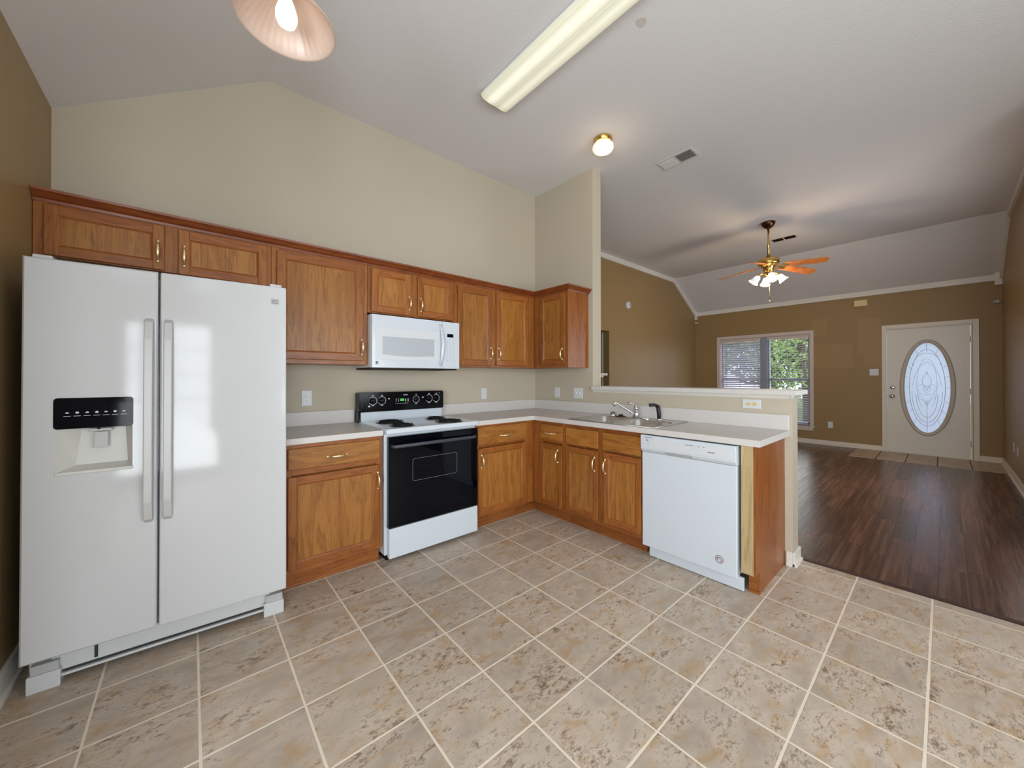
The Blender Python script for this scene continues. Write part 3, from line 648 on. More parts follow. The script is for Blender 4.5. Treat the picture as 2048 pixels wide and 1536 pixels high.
# ------------------------------------------------------------------ cabinets
def runA(face): return lambda p: (p.x, face-p.y, p.z)       # faces -y
def runB(face): return lambda p: (face-p.y, p.x, p.z)       # faces -x ; u is world y
def door_leaf(parent, xf, u0, u1, z0, z1, hu=None, hz0=None, hz1=None, sw=.048, name='door', hlabel=True):
    m = MB(xf)
    m.box(u0, u0+sw, .001, .020, z0, z1, 0, .004); m.box(u1-sw, u1, .001, .020, z0, z1, 0, .004)
    m.box(u0+sw-.002, u1-sw+.002, .001, .0195, z0, z0+sw, 1, .004); m.box(u0+sw-.002, u1-sw+.002, .001, .0195, z1-sw, z1, 1, .004)
    # sloped inner bead
    b = .008; i0, i1, j0, j1 = u0+sw, u1-sw, z0+sw, z1-sw
    m.prism([(i0-.002, .001), (i0-.002, .018), (i0+b, .011), (i0+b, .001)], 'z', j0, j1, 0); m.prism([(i1+.002, .001), (i1+.002, .018), (i1-b, .011), (i1-b, .001)], 'z', j0, j1, 0)
    m.prism([(.001, j0-.002), (.018, j0-.002), (.011, j0+b), (.001, j0+b)], 'x', i0, i1, 1); m.prism([(.001, j1+.002), (.018, j1+.002), (.011, j1-b), (.001, j1-b)], 'x', i0, i1, 1)
    m.box(i0, i1, .001, .0105, j0, j1, 2)
    d = m.build(name, [OAKF, OAKFH, OAKV], parent)
    if hu is not None: handle(d, xf, hu, hz0, hz1)
    return d
def handle(parent, xf, u, z0, z1, vert=True, d0=.020):
    m = MB(xf); L = z1-z0; zc = (z0+z1)/2
    def P(s, dd): return (u, d0+dd, zc+s) if vert else (zc+s, d0+dd, u)
    pts = []; rad = []
    for i in range(17):
        s = (i/16-.5)*L*.80; q = abs(i/16-.5)*2
        pts.append(P(s, .026*(1-q**3)+.006)); rad.append(.0052+.0035*(1-q)**1.0 if q < .75 else .0045+.002*(q-.75))
    m.tube(pts, rad, 8)
    for sg in (-1, 1):
        m.tube([P(sg*L*.40, 0), P(sg*L*.40, .009)], [.0085, .0065], 10)
        m.tube([P(sg*L*.34, .006), P(sg*L*.42, .005), P(sg*L*.47, .004), P(sg*L*.50, .003)], [.006, .0085, .007, .003], 8)
    return m.build('handle', PBRASS, parent)
def drawer_front(parent, xf, u0, u1, z0, z1, h=None, name='drawer'):
    m = MB(xf); m.box(u0, u1, .001, .020, z0, z1, 0, .005)
    d = m.build(name, OAKH, parent)
    if h: handle(d, xf, h[2], h[0], h[1], vert=False)
    return d
def frame(parent, xf, stiles, rails, z0, z1, u0, u1, th=.019):
    m = MB(xf)
    for a, b in stiles: m.box(a, b, -th, 0, z0, z1, 0, .001)
    for a, b, (ua, ub) in rails: m.box(ua, ub, -th, -.0003, a, b, 1, .001)
    return m.build('face_frame', [OAKF, OAKFH], parent)
F = -.315; A = runA(F); UB, UT = 1.372, 2.140
# above-fridge cabinet
G = 'upper wall cabinets of the kitchen'
t = thing('wall_cabinet', (-3.165, 0, 1.868), 'short wide oak wall cabinet above the refrigerator with two doors', 'cabinet')
m = MB(); m.box(-3.646, -2.684, F+.019, -.002, 1.868, UT); m.build('body', OAKR, t)
frame(t, A, [(-3.646, -3.600), (-3.200, -3.120), (-2.720, -2.684)], [(1.868, 1.882, (-3.600, -3.200)), (1.868, 1.882, (-3.120, -2.720)), (2.108, UT, (-3.600, -3.200)), (2.108, UT, (-3.120, -2.720))], 1.868, UT, 0, 0)
door_leaf(t, A, -3.611, -3.186, 1.872, 2.117, -3.212, 1.906, 2.035); door_leaf(t, A, -3.129, -2.707, 1.862, 2.114, -3.104, 1.900, 2.030)
t = thing('wall_cabinet', (-2.383, 0, UB), 'tall oak wall cabinet with one wide door between refrigerator and microwave', 'cabinet')
m = MB(); m.box(-2.682, -2.070, F+.019, -.002, UB, UT); m.build('body', OAKR, t)
frame(t, A, [(-2.682, -2.640), (-2.112, -2.070)], [(UB, UB+.035, (-2.640, -2.112)), (2.100, UT, (-2.640, -2.112))], UB, UT, 0, 0)
door_leaf(t, A, -2.654, -2.104, 1.400, 2.108, -2.118, 1.438, 1.565, sw=.052)
t = thing('wall_cabinet', (-1.68, 0, 1.768), 'small oak wall cabinet with two doors above the microwave', 'cabinet')
m = MB(); m.box(-2.068, -1.304, F+.019, -.002, 1.768, UT); m.build('body', OAKR, t)
frame(t, A, [(-2.068, -2.030), (-1.735, -1.652), (-1.345, -1.304)], [(1.768, 1.79, (-2.030, -1.735)), (1.768, 1.79, (-1.652, -1.345)), (2.100, UT, (-2.030, -1.735)), (2.100, UT, (-1.652, -1.345))], 1.768, UT, 0, 0)
door_leaf(t, A, -2.043, -1.724, 1.776, 2.106, -1.741, 1.812, 1.933); door_leaf(t, A, -1.664, -1.332, 1.776, 2.104, -1.641, 1.812, 1.933)
t = thing('wall_cabinet', (-.81, 0, UB), 'oak wall cabinet with two tall doors right of the microwave, reaching the corner', 'cabinet')
m = MB(); m.box(-1.302, -.317, F+.019, -.002, UB, UT); m.build('body', OAKR, t)
frame(t, A, [(-1.302, -1.262), (-.908, -.830), (-.432, -.317)], [(UB, UB+.03, (-1.262, -.908)), (UB, UB+.03, (-.830, -.432)), (2.095, UT, (-1.262, -.908)), (2.095, UT, (-.830, -.432))], UB, UT, 0, 0)
door_leaf(t, A, -1.277, -.897, 1.386, 2.096, -.917, 1.443, 1.565); door_leaf(t, A, -.841, -.423, 1.392, 2.098, -.820, 1.443, 1.565)
Bx = runB(-.315)
t = thing('wall_cabinet', (-.16, -.55, UB), 'oak corner wall cabinet with one door and exposed end panel on the partition wall', 'cabinet')
m = MB(); m.box(-.296, -.002, -.755, -.002, UB, UT); m.build('body', OAKR, t)
frame(t, Bx, [(-.415, -.317), (-.782, -.735)], [(UB, UB+.03, (-.735, -.415)), (2.095, UT, (-.735, -.415))], UB, UT, 0, 0)
m = MB(); m.box(-.2955, -.002, -.782, -.756, UB, UT); lab(m.build('end_panel', OAKR, t), 'reddish oak end panel')
door_leaf(t, Bx, -.749, -.413, 1.402, 2.100, -.724, 1.443, 1.565)
# crown over all cabinets
prof = [(0, 2.135), (.006, 2.128), (.010, 2.140), (.022, 2.148), (.034, 2.162), (.046, 2.170), (.048, 2.182), (.0, 2.182), (-.02, 2.182), (-.02, 2.141)]
m = MB(); path = [((-3.646, -.315), (0, -1)), ((-.315, -.315), (-1, -1)), ((-.315, -.782), (-1, -1)), ((-.004, -.782), (0, -1))]
v = []; k = len(prof)
for (x, y), (nx, ny) in path:
    for d_, z in prof: v.append((x+nx*d_, y+ny*d_, z-(.012 if x > -1 else .0)))
f = [(a*k+i, a*k+(i+1) % k, (a+1)*k+(i+1) % k, (a+1)*k+i) for a in range(3) for i in range(k)]+[tuple(range(k)), tuple(3*k+i for i in range(k))]
m._add(v, f)
tag(m.build('crown_moulding', OAKRH, None, org=(-2, -.315, 2.13)), 'reddish oak crown moulding running along the top of all wall cabinets', 'crown moulding')

# base cabinets
F2 = -.61; A2 = runA(F2); B2 = runB(F2); TK = .105; CT = .875
t = thing('base_cabinet', (-2.36, -.3, 0), 'oak base cabinet with one drawer and one door between refrigerator and range', 'cabinet')
m = MB(); m.box(-2.660, -2.072, F2+.019, -.002, TK, CT); m.box(-2.660, -2.072, -.54, -.02, 0, TK); m.build('body', OAKR, t)
m = MB(); m.box(-2.660, -2.072, -.552, -.541, 0, TK, 0, .001); m.box(-2.660, -2.072, -.560, -.5525, 0, .016, 0, .002); m.build('toe_kick', OAKFH, t)
frame(t, A2, [(-2.660, -2.620), (-2.112, -2.072)], [(TK, .14, (-2.620, -2.112)), (.690, .725, (-2.620, -2.112)), (.842, CT, (-2.620, -2.112))], TK, CT, 0, 0)
drawer_front(t, A2, -2.640, -2.093, .724, .851, (-2.436, -2.302, .782)); door_leaf(t, A2, -2.640, -2.098, .132, .682, -2.111, .514, .640, sw=.046)
t = thing('base_cabinet', (-.96, -.3, 0), 'oak base cabinet with one drawer and one door right of the range', 'cabinet')
m = MB(); m.box(-1.292, -.632, F2+.019, -.002, TK, CT); m.box(-1.292, -.632, -.54, -.02, 0, TK); m.build('body', OAKR, t)
m = MB(); m.box(-1.292, -.632, -.552, -.541, 0, TK, 0, .001); m.build('toe_kick', OAKFH, t)
frame(t, A2, [(-1.292, -1.250), (-.735, -.632)], [(TK, .135, (-1.250, -.735)), (.690, .725, (-1.250, -.735)), (.845, CT, (-1.250, -.735))], TK, CT, 0, 0)
drawer_front(t, A2, -1.272, -.719, .708, .858, (-1.046, -.912, .772)); door_leaf(t, A2, -1.270, -.727, .126, .680, -1.240, .513, .634, sw=.046)
t = thing('base_cabinet', (-.3, -.82, 0), 'narrow oak corner base cabinet with slim door, left of the sink base cabinet', 'cabinet')
m = MB(); m.box(F2+.019, -.002, -.998, -.002, TK, CT); m.box(-.6315, F2+.0185, -.6105, -.58, TK, CT); m.box(-.54, -.02, -.998, -.02, 0, TK); m.build('body', OAKR, t)
m = MB(); m.box(-.552, -.541, -.998, -.5525, 0, TK, 0, .001); m.box(-.6315, -.541, -.552, -.541, 0, TK, 0, .001); m.build('toe_kick', OAKFH, t)
frame(t, B2, [(-.715, -.612), (-.998, -.965)], [(TK, .135, (-.965, -.715)), (.690, .72, (-.965, -.715)), (.845, CT, (-.965, -.715))], TK, CT, 0, 0)
drawer_front(t, B2, -.977, -.708, .712, .850, (-.902, -.770, .773)); door_leaf(t, B2, -.974, -.706, .120, .676, -.931, .516, .644, sw=.044)
t = thing('base_cabinet', (-.3, -1.37, 0), 'oak sink base cabinet with two doors under two plain false drawer fronts', 'cabinet')
m = MB(); m.box(F2+.019, -.56, -1.735, -1.000, TK, CT); m.box(-.56, -.002, -1.018, -1.000, TK, CT); m.box(-.56, -.002, -1.735, -1.717, TK, CT); m.box(-.56, -.002, -1.717, -1.018, TK, TK+.018)
m.box(-.54, -.02, -1.735, -1.000, 0, TK); m.build('body', OAKR, t)
m = MB(); m.box(-.552, -.541, -1.735, -1.000, 0, TK, 0, .001); m.build('toe_kick', OAKFH, t)
frame(t, B2, [(-1.032, -1.000), (-1.418, -1.342), (-1.735, -1.715)], [(TK, .135, (-1.342, -1.032)), (.690, .72, (-1.342, -1.032)), (.840, CT, (-1.342, -1.032)), (TK, .135, (-1.715, -1.418)), (.690, .72, (-1.715, -1.418)), (.840, CT, (-1.715, -1.418))], TK, CT, 0, 0)
drawer_front(t, B2, -1.353, -1.020, .706, .843, name='false_drawer'); drawer_front(t, B2, -1.727, -1.396, .706, .843, name='false_drawer')
door_leaf(t, B2, -1.352, -1.019, .130, .686, -1.325, .516, .644, sw=.044); door_leaf(t, B2, -1.729, -1.410, .138, .688, -1.428, .516, .644, sw=.044)
t = thing('cabinet_end_panel', (-.3, -2.405, 0), 'oak end panel with pale front stile, right of the dishwasher', 'cabinet panel')
m = MB(); m.prism([(-.61, TK+.018), (-.54, TK+.018), (-.54, .0), (-.002, 0), (-.002, CT), (-.61, CT)], 'y', -2.440, -2.430); m.build('side_panel', OAKR, t)
m = MB(); m.box(-.612, -.592, -2.4295, -2.366, TK+.018, CT, 0, .001); lab(m.build('stile', oak('oak_pale_stile', False, (138, 114, 76), (170, 148, 108), (184, 164, 124)), t), 'pale yellow oak stile')
m = MB(); m.box(-.545, -.535, -2.4295, -2.385, 0, TK+.018, 0, .001); m.box(-.556, -.5455, -2.446, -2.385, 0, .014, 0, .001); m.build('toe_kick', OAKFH, t)
m = MB(); m.box(-.591, -.002, -2.4295, -2.40, TK+.018, .80); m.build('filler', OAKR, t)

# ------------------------------------------------------------------ countertops
CZ0, CZ1 = .876, .914
t = thing('countertop', (-2.36, -.3, CZ0), 'short white laminate countertop between refrigerator and range', 'countertop')
m = MB(); m.box(-2.664, -2.070, -.635, -.003, CZ0, CZ1, 0, .004); m.build('top', LAMI, t)
m = MB(); m.box(-2.664, -2.070, -.022, -.003, CZ1, 1.018, 0, .003); m.build('backsplash', LAMI, t)
t = thing('countertop', (-.32, -1.2, CZ0), 'long L shaped white laminate countertop from range round the corner past the sink', 'countertop')
SX0, SX1, SY0, SY1 = -.595, -.110, -1.79, -1.085     # sink cutout
m = MB()
m.box(-1.296, -.635, -.635, -.003, CZ0, CZ1); m.box(-.635, -.003, SY1, -.003, CZ0, CZ1); m.box(-.635, SX0, SY0, SY1, CZ0, CZ1); m.box(SX1, -.003, SY0, SY1, CZ0, CZ1)
m.box(-.635, -.003, -2.470, SY0, CZ0, CZ1)
m.build('top', LAMI, t)
m = MB(); m.box(-1.296, -.003, -.022, -.003, CZ1, 1.018, 0, .003); m.box(-.022, -.003, -2.470, -.0225, CZ1, 1.018, 0, .003); m.build('backsplash', LAMI, t)

# ------------------------------------------------------------------ sink
t = thing('kitchen_sink', (-.36, -1.43, .72), 'stainless steel double bowl sink set in the long countertop', 'sink')
m = MB(); zt = CZ1+.006
RX0, RX1, RY0, RY1 = -.622, -.085, -1.822, -1.045
bowls = [(-.575, -.195, -1.712, -1.435), (-.575, -.195, -1.400, -1.100)]
def lip(x0, x1, y0, y1): m.box(x0, x1, y0, y1, CZ1+.0005, zt)
lip(RX0, -.575, RY0, RY1); lip(-.195, RX1, RY0, RY1); lip(-.575, -.195, RY0, -1.712); lip(-.575, -.195, -1.435, -1.400); lip(-.575, -.195, -1.100, RY1)
# raised rolled outer bead
m.tube([(RX0, RY0, zt-.001), (RX1, RY0, zt-.001), (RX1, RY1, zt-.001), (RX0, RY1, zt-.001), (RX0, RY0, zt-.001)], .0035, 6)
m.build('rim', STEEL, t)
m = MB(); m.lathe([(.017, 0), (.016, .003), (.010, .004), (0, .004)], (-.262, -1.762, zt), (0, 0, 1), 20); m.build('hole_cover', MARKD, t)
for (a, b, c, d_) in bowls:
    m = MB(); n_ = 8; zs = [(0, zt), (.006, zt-.01), (.012, .80), (.03, .755), (.07, .745)]
    rings = [[(x, y, z) for x, y in rrect(a+o_, b-o_, c+o_, d_-o_, .05)] for o_, z in zs]; q = len(rings[0])
    v = [p for r_ in rings for p in r_]; f = [(i*q+k_, i*q+(k_+1) % q, (i+1)*q+(k_+1) % q, (i+1)*q+k_) for i in range(len(zs)-1) for k_ in range(q)]+[tuple((len(zs)-1)*q+k_ for k_ in range(q))]
    m._add(v, f, 0, True); bo = m.build('bowl', STEEL, t, recalc=False)
    m = MB(); m.lathe([(.045, 0), (.042, .004), (.025, .002), (.0, .001)], ((a+b)/2, (c+d_)/2, .7455), (0, 0, 1), 24); m.build('drain', CHROME, bo)
# faucet
zf = zt
t = thing('kitchen_faucet', (-.14, -1.40, zf), 'chrome single lever kitchen faucet with long slanting spout behind the sink', 'faucet')
m = MB(); m.prism(rrect(-.168, -.112, -1.53, -1.305, .027), 'z', zf, zf+.008); m.lathe([(.026, .008), (.024, .03), (.022, .062), (.023, .066)], (-.14, -1.40, zf), (0, 0, 1), 24, closed=True); m.build('base', CHROME, t)
m = MB(); m.tube([(-.14, -1.40, zf+.03), (-.165, -1.378, zf+.045), (-.225, -1.325, zf+.095), (-.265, -1.290, zf+.130), (-.275, -1.281, zf+.132), (-.282, -1.275, zf+.126), (-.284, -1.273, zf+.104)], [.008, .008, .0075, .0075, .008, .0105, .0115], 12); m.build('spout', CHROME, t)
m = MB(); m.lathe([(.023, 0), (.022, .025), (.015, .04), (.012, .048)], (-.14, -1.40, zf+.066), (0, 0, 1), 20, closed=True); m.tube([(-.14, -1.40, zf+.105), (-.16, -1.385, zf+.122), (-.20, -1.352, zf+.138)], [.009, .006, .005], 8); m.build('lever', CHROME, t)
t = thing('sink_sprayer', (-.14, -1.61, zf), 'black pull out side sprayer standing right of the faucet', 'sprayer')
m = MB(); m.lathe([(.024, 0), (.022, .008), (.014, .014)], (-.14, -1.61, zf), (0, 0, 1), 20, closed=True); m.build('holder', CHROME, t)
m = MB(); m.tube([(-.14, -1.61, zf+.012), (-.14, -1.61, zf+.05), (-.142, -1.606, zf+.09), (-.148, -1.600, zf+.118)], [.015, .0165, .017, .017], 12); m.tube([(-.146, -1.602, zf+.116), (-.165, -1.582, zf+.126), (-.187, -1.560, zf+.124), (-.193, -1.554, zf+.121)], [.012, .012, .014, .016], 12); m.build('spray_head', RUBBER, t)
t = thing('sink_strainer', (-.155, -1.175, zf), 'small chrome basket strainer lying on the sink rim left of the black stopper', 'strainer')
m = MB(); m.lathe([(.028, 0), (.034, .004), (.030, .018), (.012, .022), (.012, .026)], (-.155, -1.175, zf), (0, 0, 1), 24, closed=True); m.build('basket', CHROME, t)
m = MB(); m.tube([(-.175, -1.165, zf+.02), (-.168, -1.17, zf+.036), (-.150, -1.18, zf+.036), (-.138, -1.187, zf+.02)], .005, 8); m.build('grip', RUBBER, t)
t = tag(MB().lathe([(.043, 0), (.045, .004), (.030, .008), (.020, .012), (.017, .022), (.0, .024)], (-.15, -1.255, zf), (0, 0, 1), 24).build('sink_stopper', RUBBER, None, org=(-.15, -1.255, zf)), 'black rubber sink stopper lying on the rim beside the chrome strainer', 'stopper')

# ------------------------------------------------------------------ range
X0, X1 = -2.062, -1.302
t = thing('electric_range', ((X0+X1)/2, -.34, 0), 'white electric coil range with black oven door and black control panel', 'stove')
m = MB(); m.box(X0, X1, -.625, -.01, .045, .884, 0, .003); m.box(X0+.02, X1-.02, -.60, -.02, .0, .045, 1); m.build('body', [WHITE, BLACK], t)
m = MB(); m.box(X0-.002, X1+.002, -.668, -.105, .885, .921, 0, .007, 3); m.build('cooktop', WHITE, t)
m = MB(); m.prism([(-.104, .918), (-.104, 1.012), (-.022, 1.012), (-.022, .918)], 'x', X0+.018, X1-.010, 0, .004); m.build('riser', WHITE, t)
m = MB(); m.prism(rrect(X0-.002, X1+.0, .996, 1.155, .016), 'y', -.118, -.024, 0, .003); m.box(X0-.002, X0+.012, -.10, -.024, .915, 1.0, 0, .002); m.box(X0+.02, X0+.024, -.1188, -.1183, 1.03, 1.13, 1); bgp = m.build('control_panel', [BLACK, MARKD], t)
yk = -.1195
def ring(m, x, z, r, a0=-60, a1=240, w=.0022, mi=0):
    n_ = 24
    for i in range(n_):
        t0, t1 = R(a0+(a1-a0)*i/n_), R(a0+(a1-a0)*(i+1)/n_)
        m.quad((x+r*math.cos(t0), yk, z+r*math.sin(t0)), (x+r*math.cos(t1), yk, z+r*math.sin(t1)), (x+(r-w)*math.cos(t1), yk, z+(r-w)*math.sin(t1)), (x+(r-w)*math.cos(t0), yk, z+(r-w)*math.sin(t0)), mi)
m = MB()
KN = [(-1.955, 1.085, .034), (-1.880, 1.085, .034), (-1.575, 1.085, .031), (-1.450, 1.088, .034), (-1.378, 1.088, .034)]
for i, (x, z, r) in enumerate(KN):
    ring(m, x, z, r, *( (-150, 130) if i != 2 else (0, 360)), w=.003)
    m.box(x-.006, x+.006, yk, yk+.0005, z+.039, z+.046); m.box(x-.010, x+.010, yk, yk+.0005, z-.041, z-.036)
m.prism([(-1.820+.008*math.cos(R(a_)), 1.098+.005*math.sin(R(a_))) for a_ in range(0, 360, 30)], 'y', yk, yk+.0005)
m.prism([(-1.985+.010*math.cos(R(a_)), 1.042+.007*math.sin(R(a_))) for a_ in range(0, 360, 30)], 'y', yk, yk+.0005)
m.prism([(-1.523, 1.104), (-1.499, 1.104), (-1.511, 1.092)], 'y', yk, yk+.0005)
m.box(-1.695, -1.655, yk, yk+.0005, 1.124, 1.130)
for i in range(2):
    for j in range(2): m.box(-1.762+i*.02, -1.754+i*.02, yk, yk+.0005, 1.074+j*.016, 1.079+j*.016); m.box(-1.676+i*.022, -1.669+i*.022, yk, yk+.0005, 1.070+j*.014, 1.080+j*.014)
m.box(-1.765, -1.650, yk, yk+.0005, 1.055, 1.0565)
m.box(-1.352, -1.346, yk, yk+.0005, 1.132, 1.137)
m.build('printed_marks', MARKL, bgp)
m = MB(); m.box(-1.722, -1.686, -.1200, -.1183, 1.076, 1.095); lab(m.build('clock_display', GREEN, bgp), 'small lit green clock display')
for x, z, r in KN:
    m = MB(); m.lathe([(.0225, 0), (.021, .010), (.017, .014)], (x, -.1185, z), (0, -1, 0), 24, closed=True); m.box(x-.004, x+.004, -.145, -.130, z-.019, z+.019, 0, .002); m.build('control_knob', BLACK, bgp)
def burner(x, y, r):
    m = MB(); m.lathe([(r+.018, .0), (r+.016, .004), (r+.006, .004), (r-.02, -.004), (.02, -.006)], (x, y, .9215), (0, 0, 1), 36); 
    b = m.build('burner', BLACK, t)
    m = MB(); pts = []; turns = 4 if r > .085 else 3
    for i in range(turns*28+1):
        q = i/(turns*28); a_ = 2*math.pi*turns*q; rr = .022+(r-.022)*q; pts.append((x+rr*math.cos(a_), y+rr*math.sin(a_), .931))
    m.tube(pts, .0052, 6); m.tube([(x-r, y, .925), (x+r, y, .925)], .003, 6); m.tube([(x, y-r, .925), (x, y+r, .925)], .003, 6); m.build('coil', COIL, b)
burner(-1.876, -.275, .092); burner(-1.890, -.530, .072); burner(-1.472, -.275, .072); burner(-1.490, -.530, .092)
m = MB(); m.box(X0+.016, X1-.004, -.668, -.627, .258, .866, 0, .006, 3); m.box(X0+.016, X1-.004, -.662, -.627, .236, .258, 0, .002); od = m.build('oven_door', BGLASS, t)
m = MB(); zh = .800; pts = [(X0+.035, -.667, zh), (X0+.045, -.690, zh), (X0+.08, -.702, zh+.001), ((X0+X1)/2, -.710, zh+.003), (X1-.08, -.702, zh+.001), (X1-.045, -.690, zh), (X1-.035, -.667, zh)]
m.tube(pts, .013, 10, flat=.8); m.build('oven_handle', HANDG, od)
m = MB()
w_ = rrect(-1.873, -1.502, .535, .695, .018, 4); wi = rrect(-1.871, -1.504, .537, .693, .017, 4); q = len(w_)
m._add([(x, -.6685, z) for x, z in w_]+[(x, -.6685, z) for x, z in wi], [(i, (i+1) % q, q+(i+1) % q, q+i) for i in range(q)]); lab(m.build('window_outline', MARKG, od), 'thin grey rounded outline of the oven window')
m = MB(); m.box(X0+.018, X1-.003, -.668, -.627, .028, .232, 0, .006, 3); m.box(X0+.07, X1-.05, -.6695, -.667, .196, .200); m.build('storage_drawer', WHITE, t)

# ------------------------------------------------------------------ microwave
X0, X1 = -2.064, -1.304
t = thing('microwave_oven', ((X0+X1)/2, -.2, 1.345), 'white over the range microwave oven under the small oak cabinet', 'microwave')
m = MB(); m.box(X0, X1, -.368, -.003, 1.352, 1.750, 0, .003); m.box(X0+.01, X1-.01, -.365, -.02, 1.338, 1.3515, 1); m.build('body', [PLASW, VENTD], t)
m = MB(); m.prism([(X0, 1.350), (X0, 1.748), (-1.474, 1.748), (-1.474, 1.350)], 'y', -.396, -.369, 0, .004); md = m.build('microwave_door', WHITE, t)
m = MB(); m.box(-2.036, -1.492, -.3985, -.396, 1.412, 1.652, 0, .001); m.build('door_inset', PLASW, md)
m = MB(); m.prism([(-1.985, 1.587), (-1.985, 1.452)]+[(-1.985+.434*i/10, 1.452-.012*math.sin(math.pi*i/10)) for i in range(1, 10)]+[(-1.551, 1.446), (-1.551, 1.588)], 'y', -.3995, -.3985); lab(m.build('microwave_window', MWWIN, md), 'pale grey screened window')
m = MB(); m.tube([(-1.492, -.397, 1.720), (-1.486, -.412, 1.66), (-1.480, -.424, 1.55), (-1.486, -.412, 1.44), (-1.492, -.397, 1.375)], [.012, .013, .014, .013, .012], 10, flat=.8); m.build('microwave_handle', WHITE, md)
m = MB(); m.box(-1.472, X1, -.394, -.369, 1.350, 1.748, 0, .004); cp = m.build('keypad_panel', WHITE, t)
m = MB(); m.box(-1.426, -1.366, -.3955, -.3935, 1.618, 1.646); lab(m.build('display', BLACK, cp), 'small black digital display')
m = MB()
for r_ in range(9):
    for c_ in range(3): m.box(-1.430+c_*.030, -1.419+c_*.030, -.3948, -.3938, 1.590-r_*.022, 1.5955-r_*.022)
m.build('keypad_marks', GREYP, cp)
m = MB()
for i in range(3): m.box(-2.036, -2.016, -.3968, -.3958, 1.376+i*.008, 1.381+i*.008)
m.box(-2.036, -2.031, -.3968, -.3958, 1.376, 1.397); m.build('badge', MARKD, md)

# ------------------------------------------------------------------ refrigerator (built in its own axes, then set in place)
t = thing('refrigerator', (0, 0, 0), 'large white side by side refrigerator with ice and water dispenser', 'refrigerator')
Wd, DB, DT = .905, .136, 1.767
m = MB(); m.box(.006, Wd-.034, .078, .70, .035, 1.748, 0, .004); m.build('body', FRIDGEW, t)
def rim_door(x0, x1, hole=None):
    m = MB()
    if not hole: m.box(x0, x1, 0, .070, DB, DT, 0, .008, 3)
    else:
        hx0, hx1, hz0, hz1 = hole
        m.box(x0, hx0, 0, .070, DB, DT); m.box(hx1, x1, 0, .070, DB, DT); m.box(hx0, hx1, 0, .070, DB, hz0); m.box(hx0, hx1, 0, .070, hz1, DT); m.box(hx0, hx1, .064, .070, hz0, hz1)
    return m
HX0, HX1, HZ0, HZ1 = .090, .314, .884, 1.066
# left door with dispenser recess, edges rounded by hand
m = MB(); x0, x1 = 0, .394
o = rrect(x0, x1, DB, DT, .006, 2); q = len(o)
def lerp_ring(px): return [(x, z) for x, z in px]
hol = [(HX1, HZ1), (HX0, HZ1), (HX0, HZ0), (HX1, HZ0)]
v = [(x0+.006, 0, DB+.006), (x1-.006, 0, DB+.006), (x1-.006, 0, DT-.006), (x0+.006, 0, DT-.006), (HX0, 0, HZ0), (HX1, 0, HZ0), (HX1, 0, HZ1), (HX0, 0, HZ1),
     (x0, .006, DB), (x1, .006, DB), (x1, .006, DT), (x0, .006, DT), (x0, .070, DB), (x1, .070, DB), (x1, .070, DT), (x0, .070, DT)]
f = [(0, 1, 5, 4), (1, 2, 6, 5), (2, 3, 7, 6), (3, 0, 4, 7)]+[(i, (i+1) % 4, 8+(i+1) % 4, 8+i) for i in range(4)]+[(8+i, 8+(i+1) % 4, 12+(i+1) % 4, 12+i) for i in range(4)]
m._add(v, f); ld = m.build('freezer_door', FRIDGEW, t)
m = MB()    # dispenser recess: sloped sides, back and tray
v = [(HX0, 0, HZ0), (HX1, 0, HZ0), (HX1, 0, HZ1), (HX0, 0, HZ1), (HX0+.045, .055, HZ0+.02), (HX1-.022, .055, HZ0+.02), (HX1-.030, .055, HZ1-.002), (HX0+.062, .055, HZ1-.002)]
m._add(v, [(0, 1, 5, 4), (1, 2, 6, 5), (2, 3, 7, 6), (3, 0, 4, 7), (4, 5, 6, 7)]); m.build('dispenser_recess', DISPG, ld, recalc=False)
m = MB(); m.prism(rrect(.084, .316, 1.064, 1.193, .012), 'y', -.003, .004, 0, .001); dp = m.build('dispenser_panel', NAVY, ld)
m = MB()
for i, x in enumerate((.122, .150, .178, .206, .233, .260, .287)):
    m.prism([(x+.0055*math.cos(R(a_)), 1.131+(.0045 if i % 2 else .003)*math.sin(R(a_))) for a_ in range(0, 360, 45)], 'y', -.0036, -.003)
    m.box(x-.010, x+.010, -.0034, -.003, 1.1165, 1.1180)
m.build('button_icons', MARKL, dp)
m = MB(); m.prism([(.192, .975), (.236, .975), (.236, 1.045), (.196, 1.045)], 'y', .018, .026, 0, .002); m.box(.180, .250, .004, .03, 1.048, 1.060, 0, .003); m.box(.207, .216, -.001, .006, 1.056, 1.066, 1); m.build('dispenser_paddle', [GREYP, BLACK], ld)
m = MB(); m.box(HX0-.003, HX1+.003, -.004, .030, HZ0-.012, HZ0+.002, 0, .003); m.build('drip_tray', DISPG, ld)
m = MB(); m.box(.402, Wd, 0, .070, DB, DT, 0, .007, 3); rd = m.build('refrigerator_door', FRIDGEW, t)
m = MB(); m.box(.833, .871, -.001, .001, 1.669, 1.701); 
for i in range(3): m.box(.837, .867, -.0016, -.001, 1.675+i*.008, 1.679+i*.008, 1)
m.build('badge', [GREYP, MARKG], rd)
for par, xa in ((ld, .352), (rd, .417)):
    m = MB(); pts = [(0, .62), (-.030, .64), (-.042, .72), (-.046, 1.085), (-.042, 1.45), (-.030, 1.53), (0, 1.55)]
    m.prism([(y, z) for y, z in pts]+[(y+.016, z) for y, z in reversed([p for p in pts if p[0] < -.02])], 'x', xa, xa+.030, 0, .004)
    m.build('handle', HANDF, par)
m = MB(); m.box(.07, Wd-.07, .060, .075, .040, .128, 0, .002)
m.box(.07, Wd-.07, .045, .060, .030, .040, 0, .001)
gr = m.build('base_grille', FRIDGEW, t)
m = MB(); m.box(.193, .203, .055, .061, .06, .12); m.box(.09, Wd-.09, .056, .0605, .042, .050)
m.build('grille_slot', SLOT, gr)
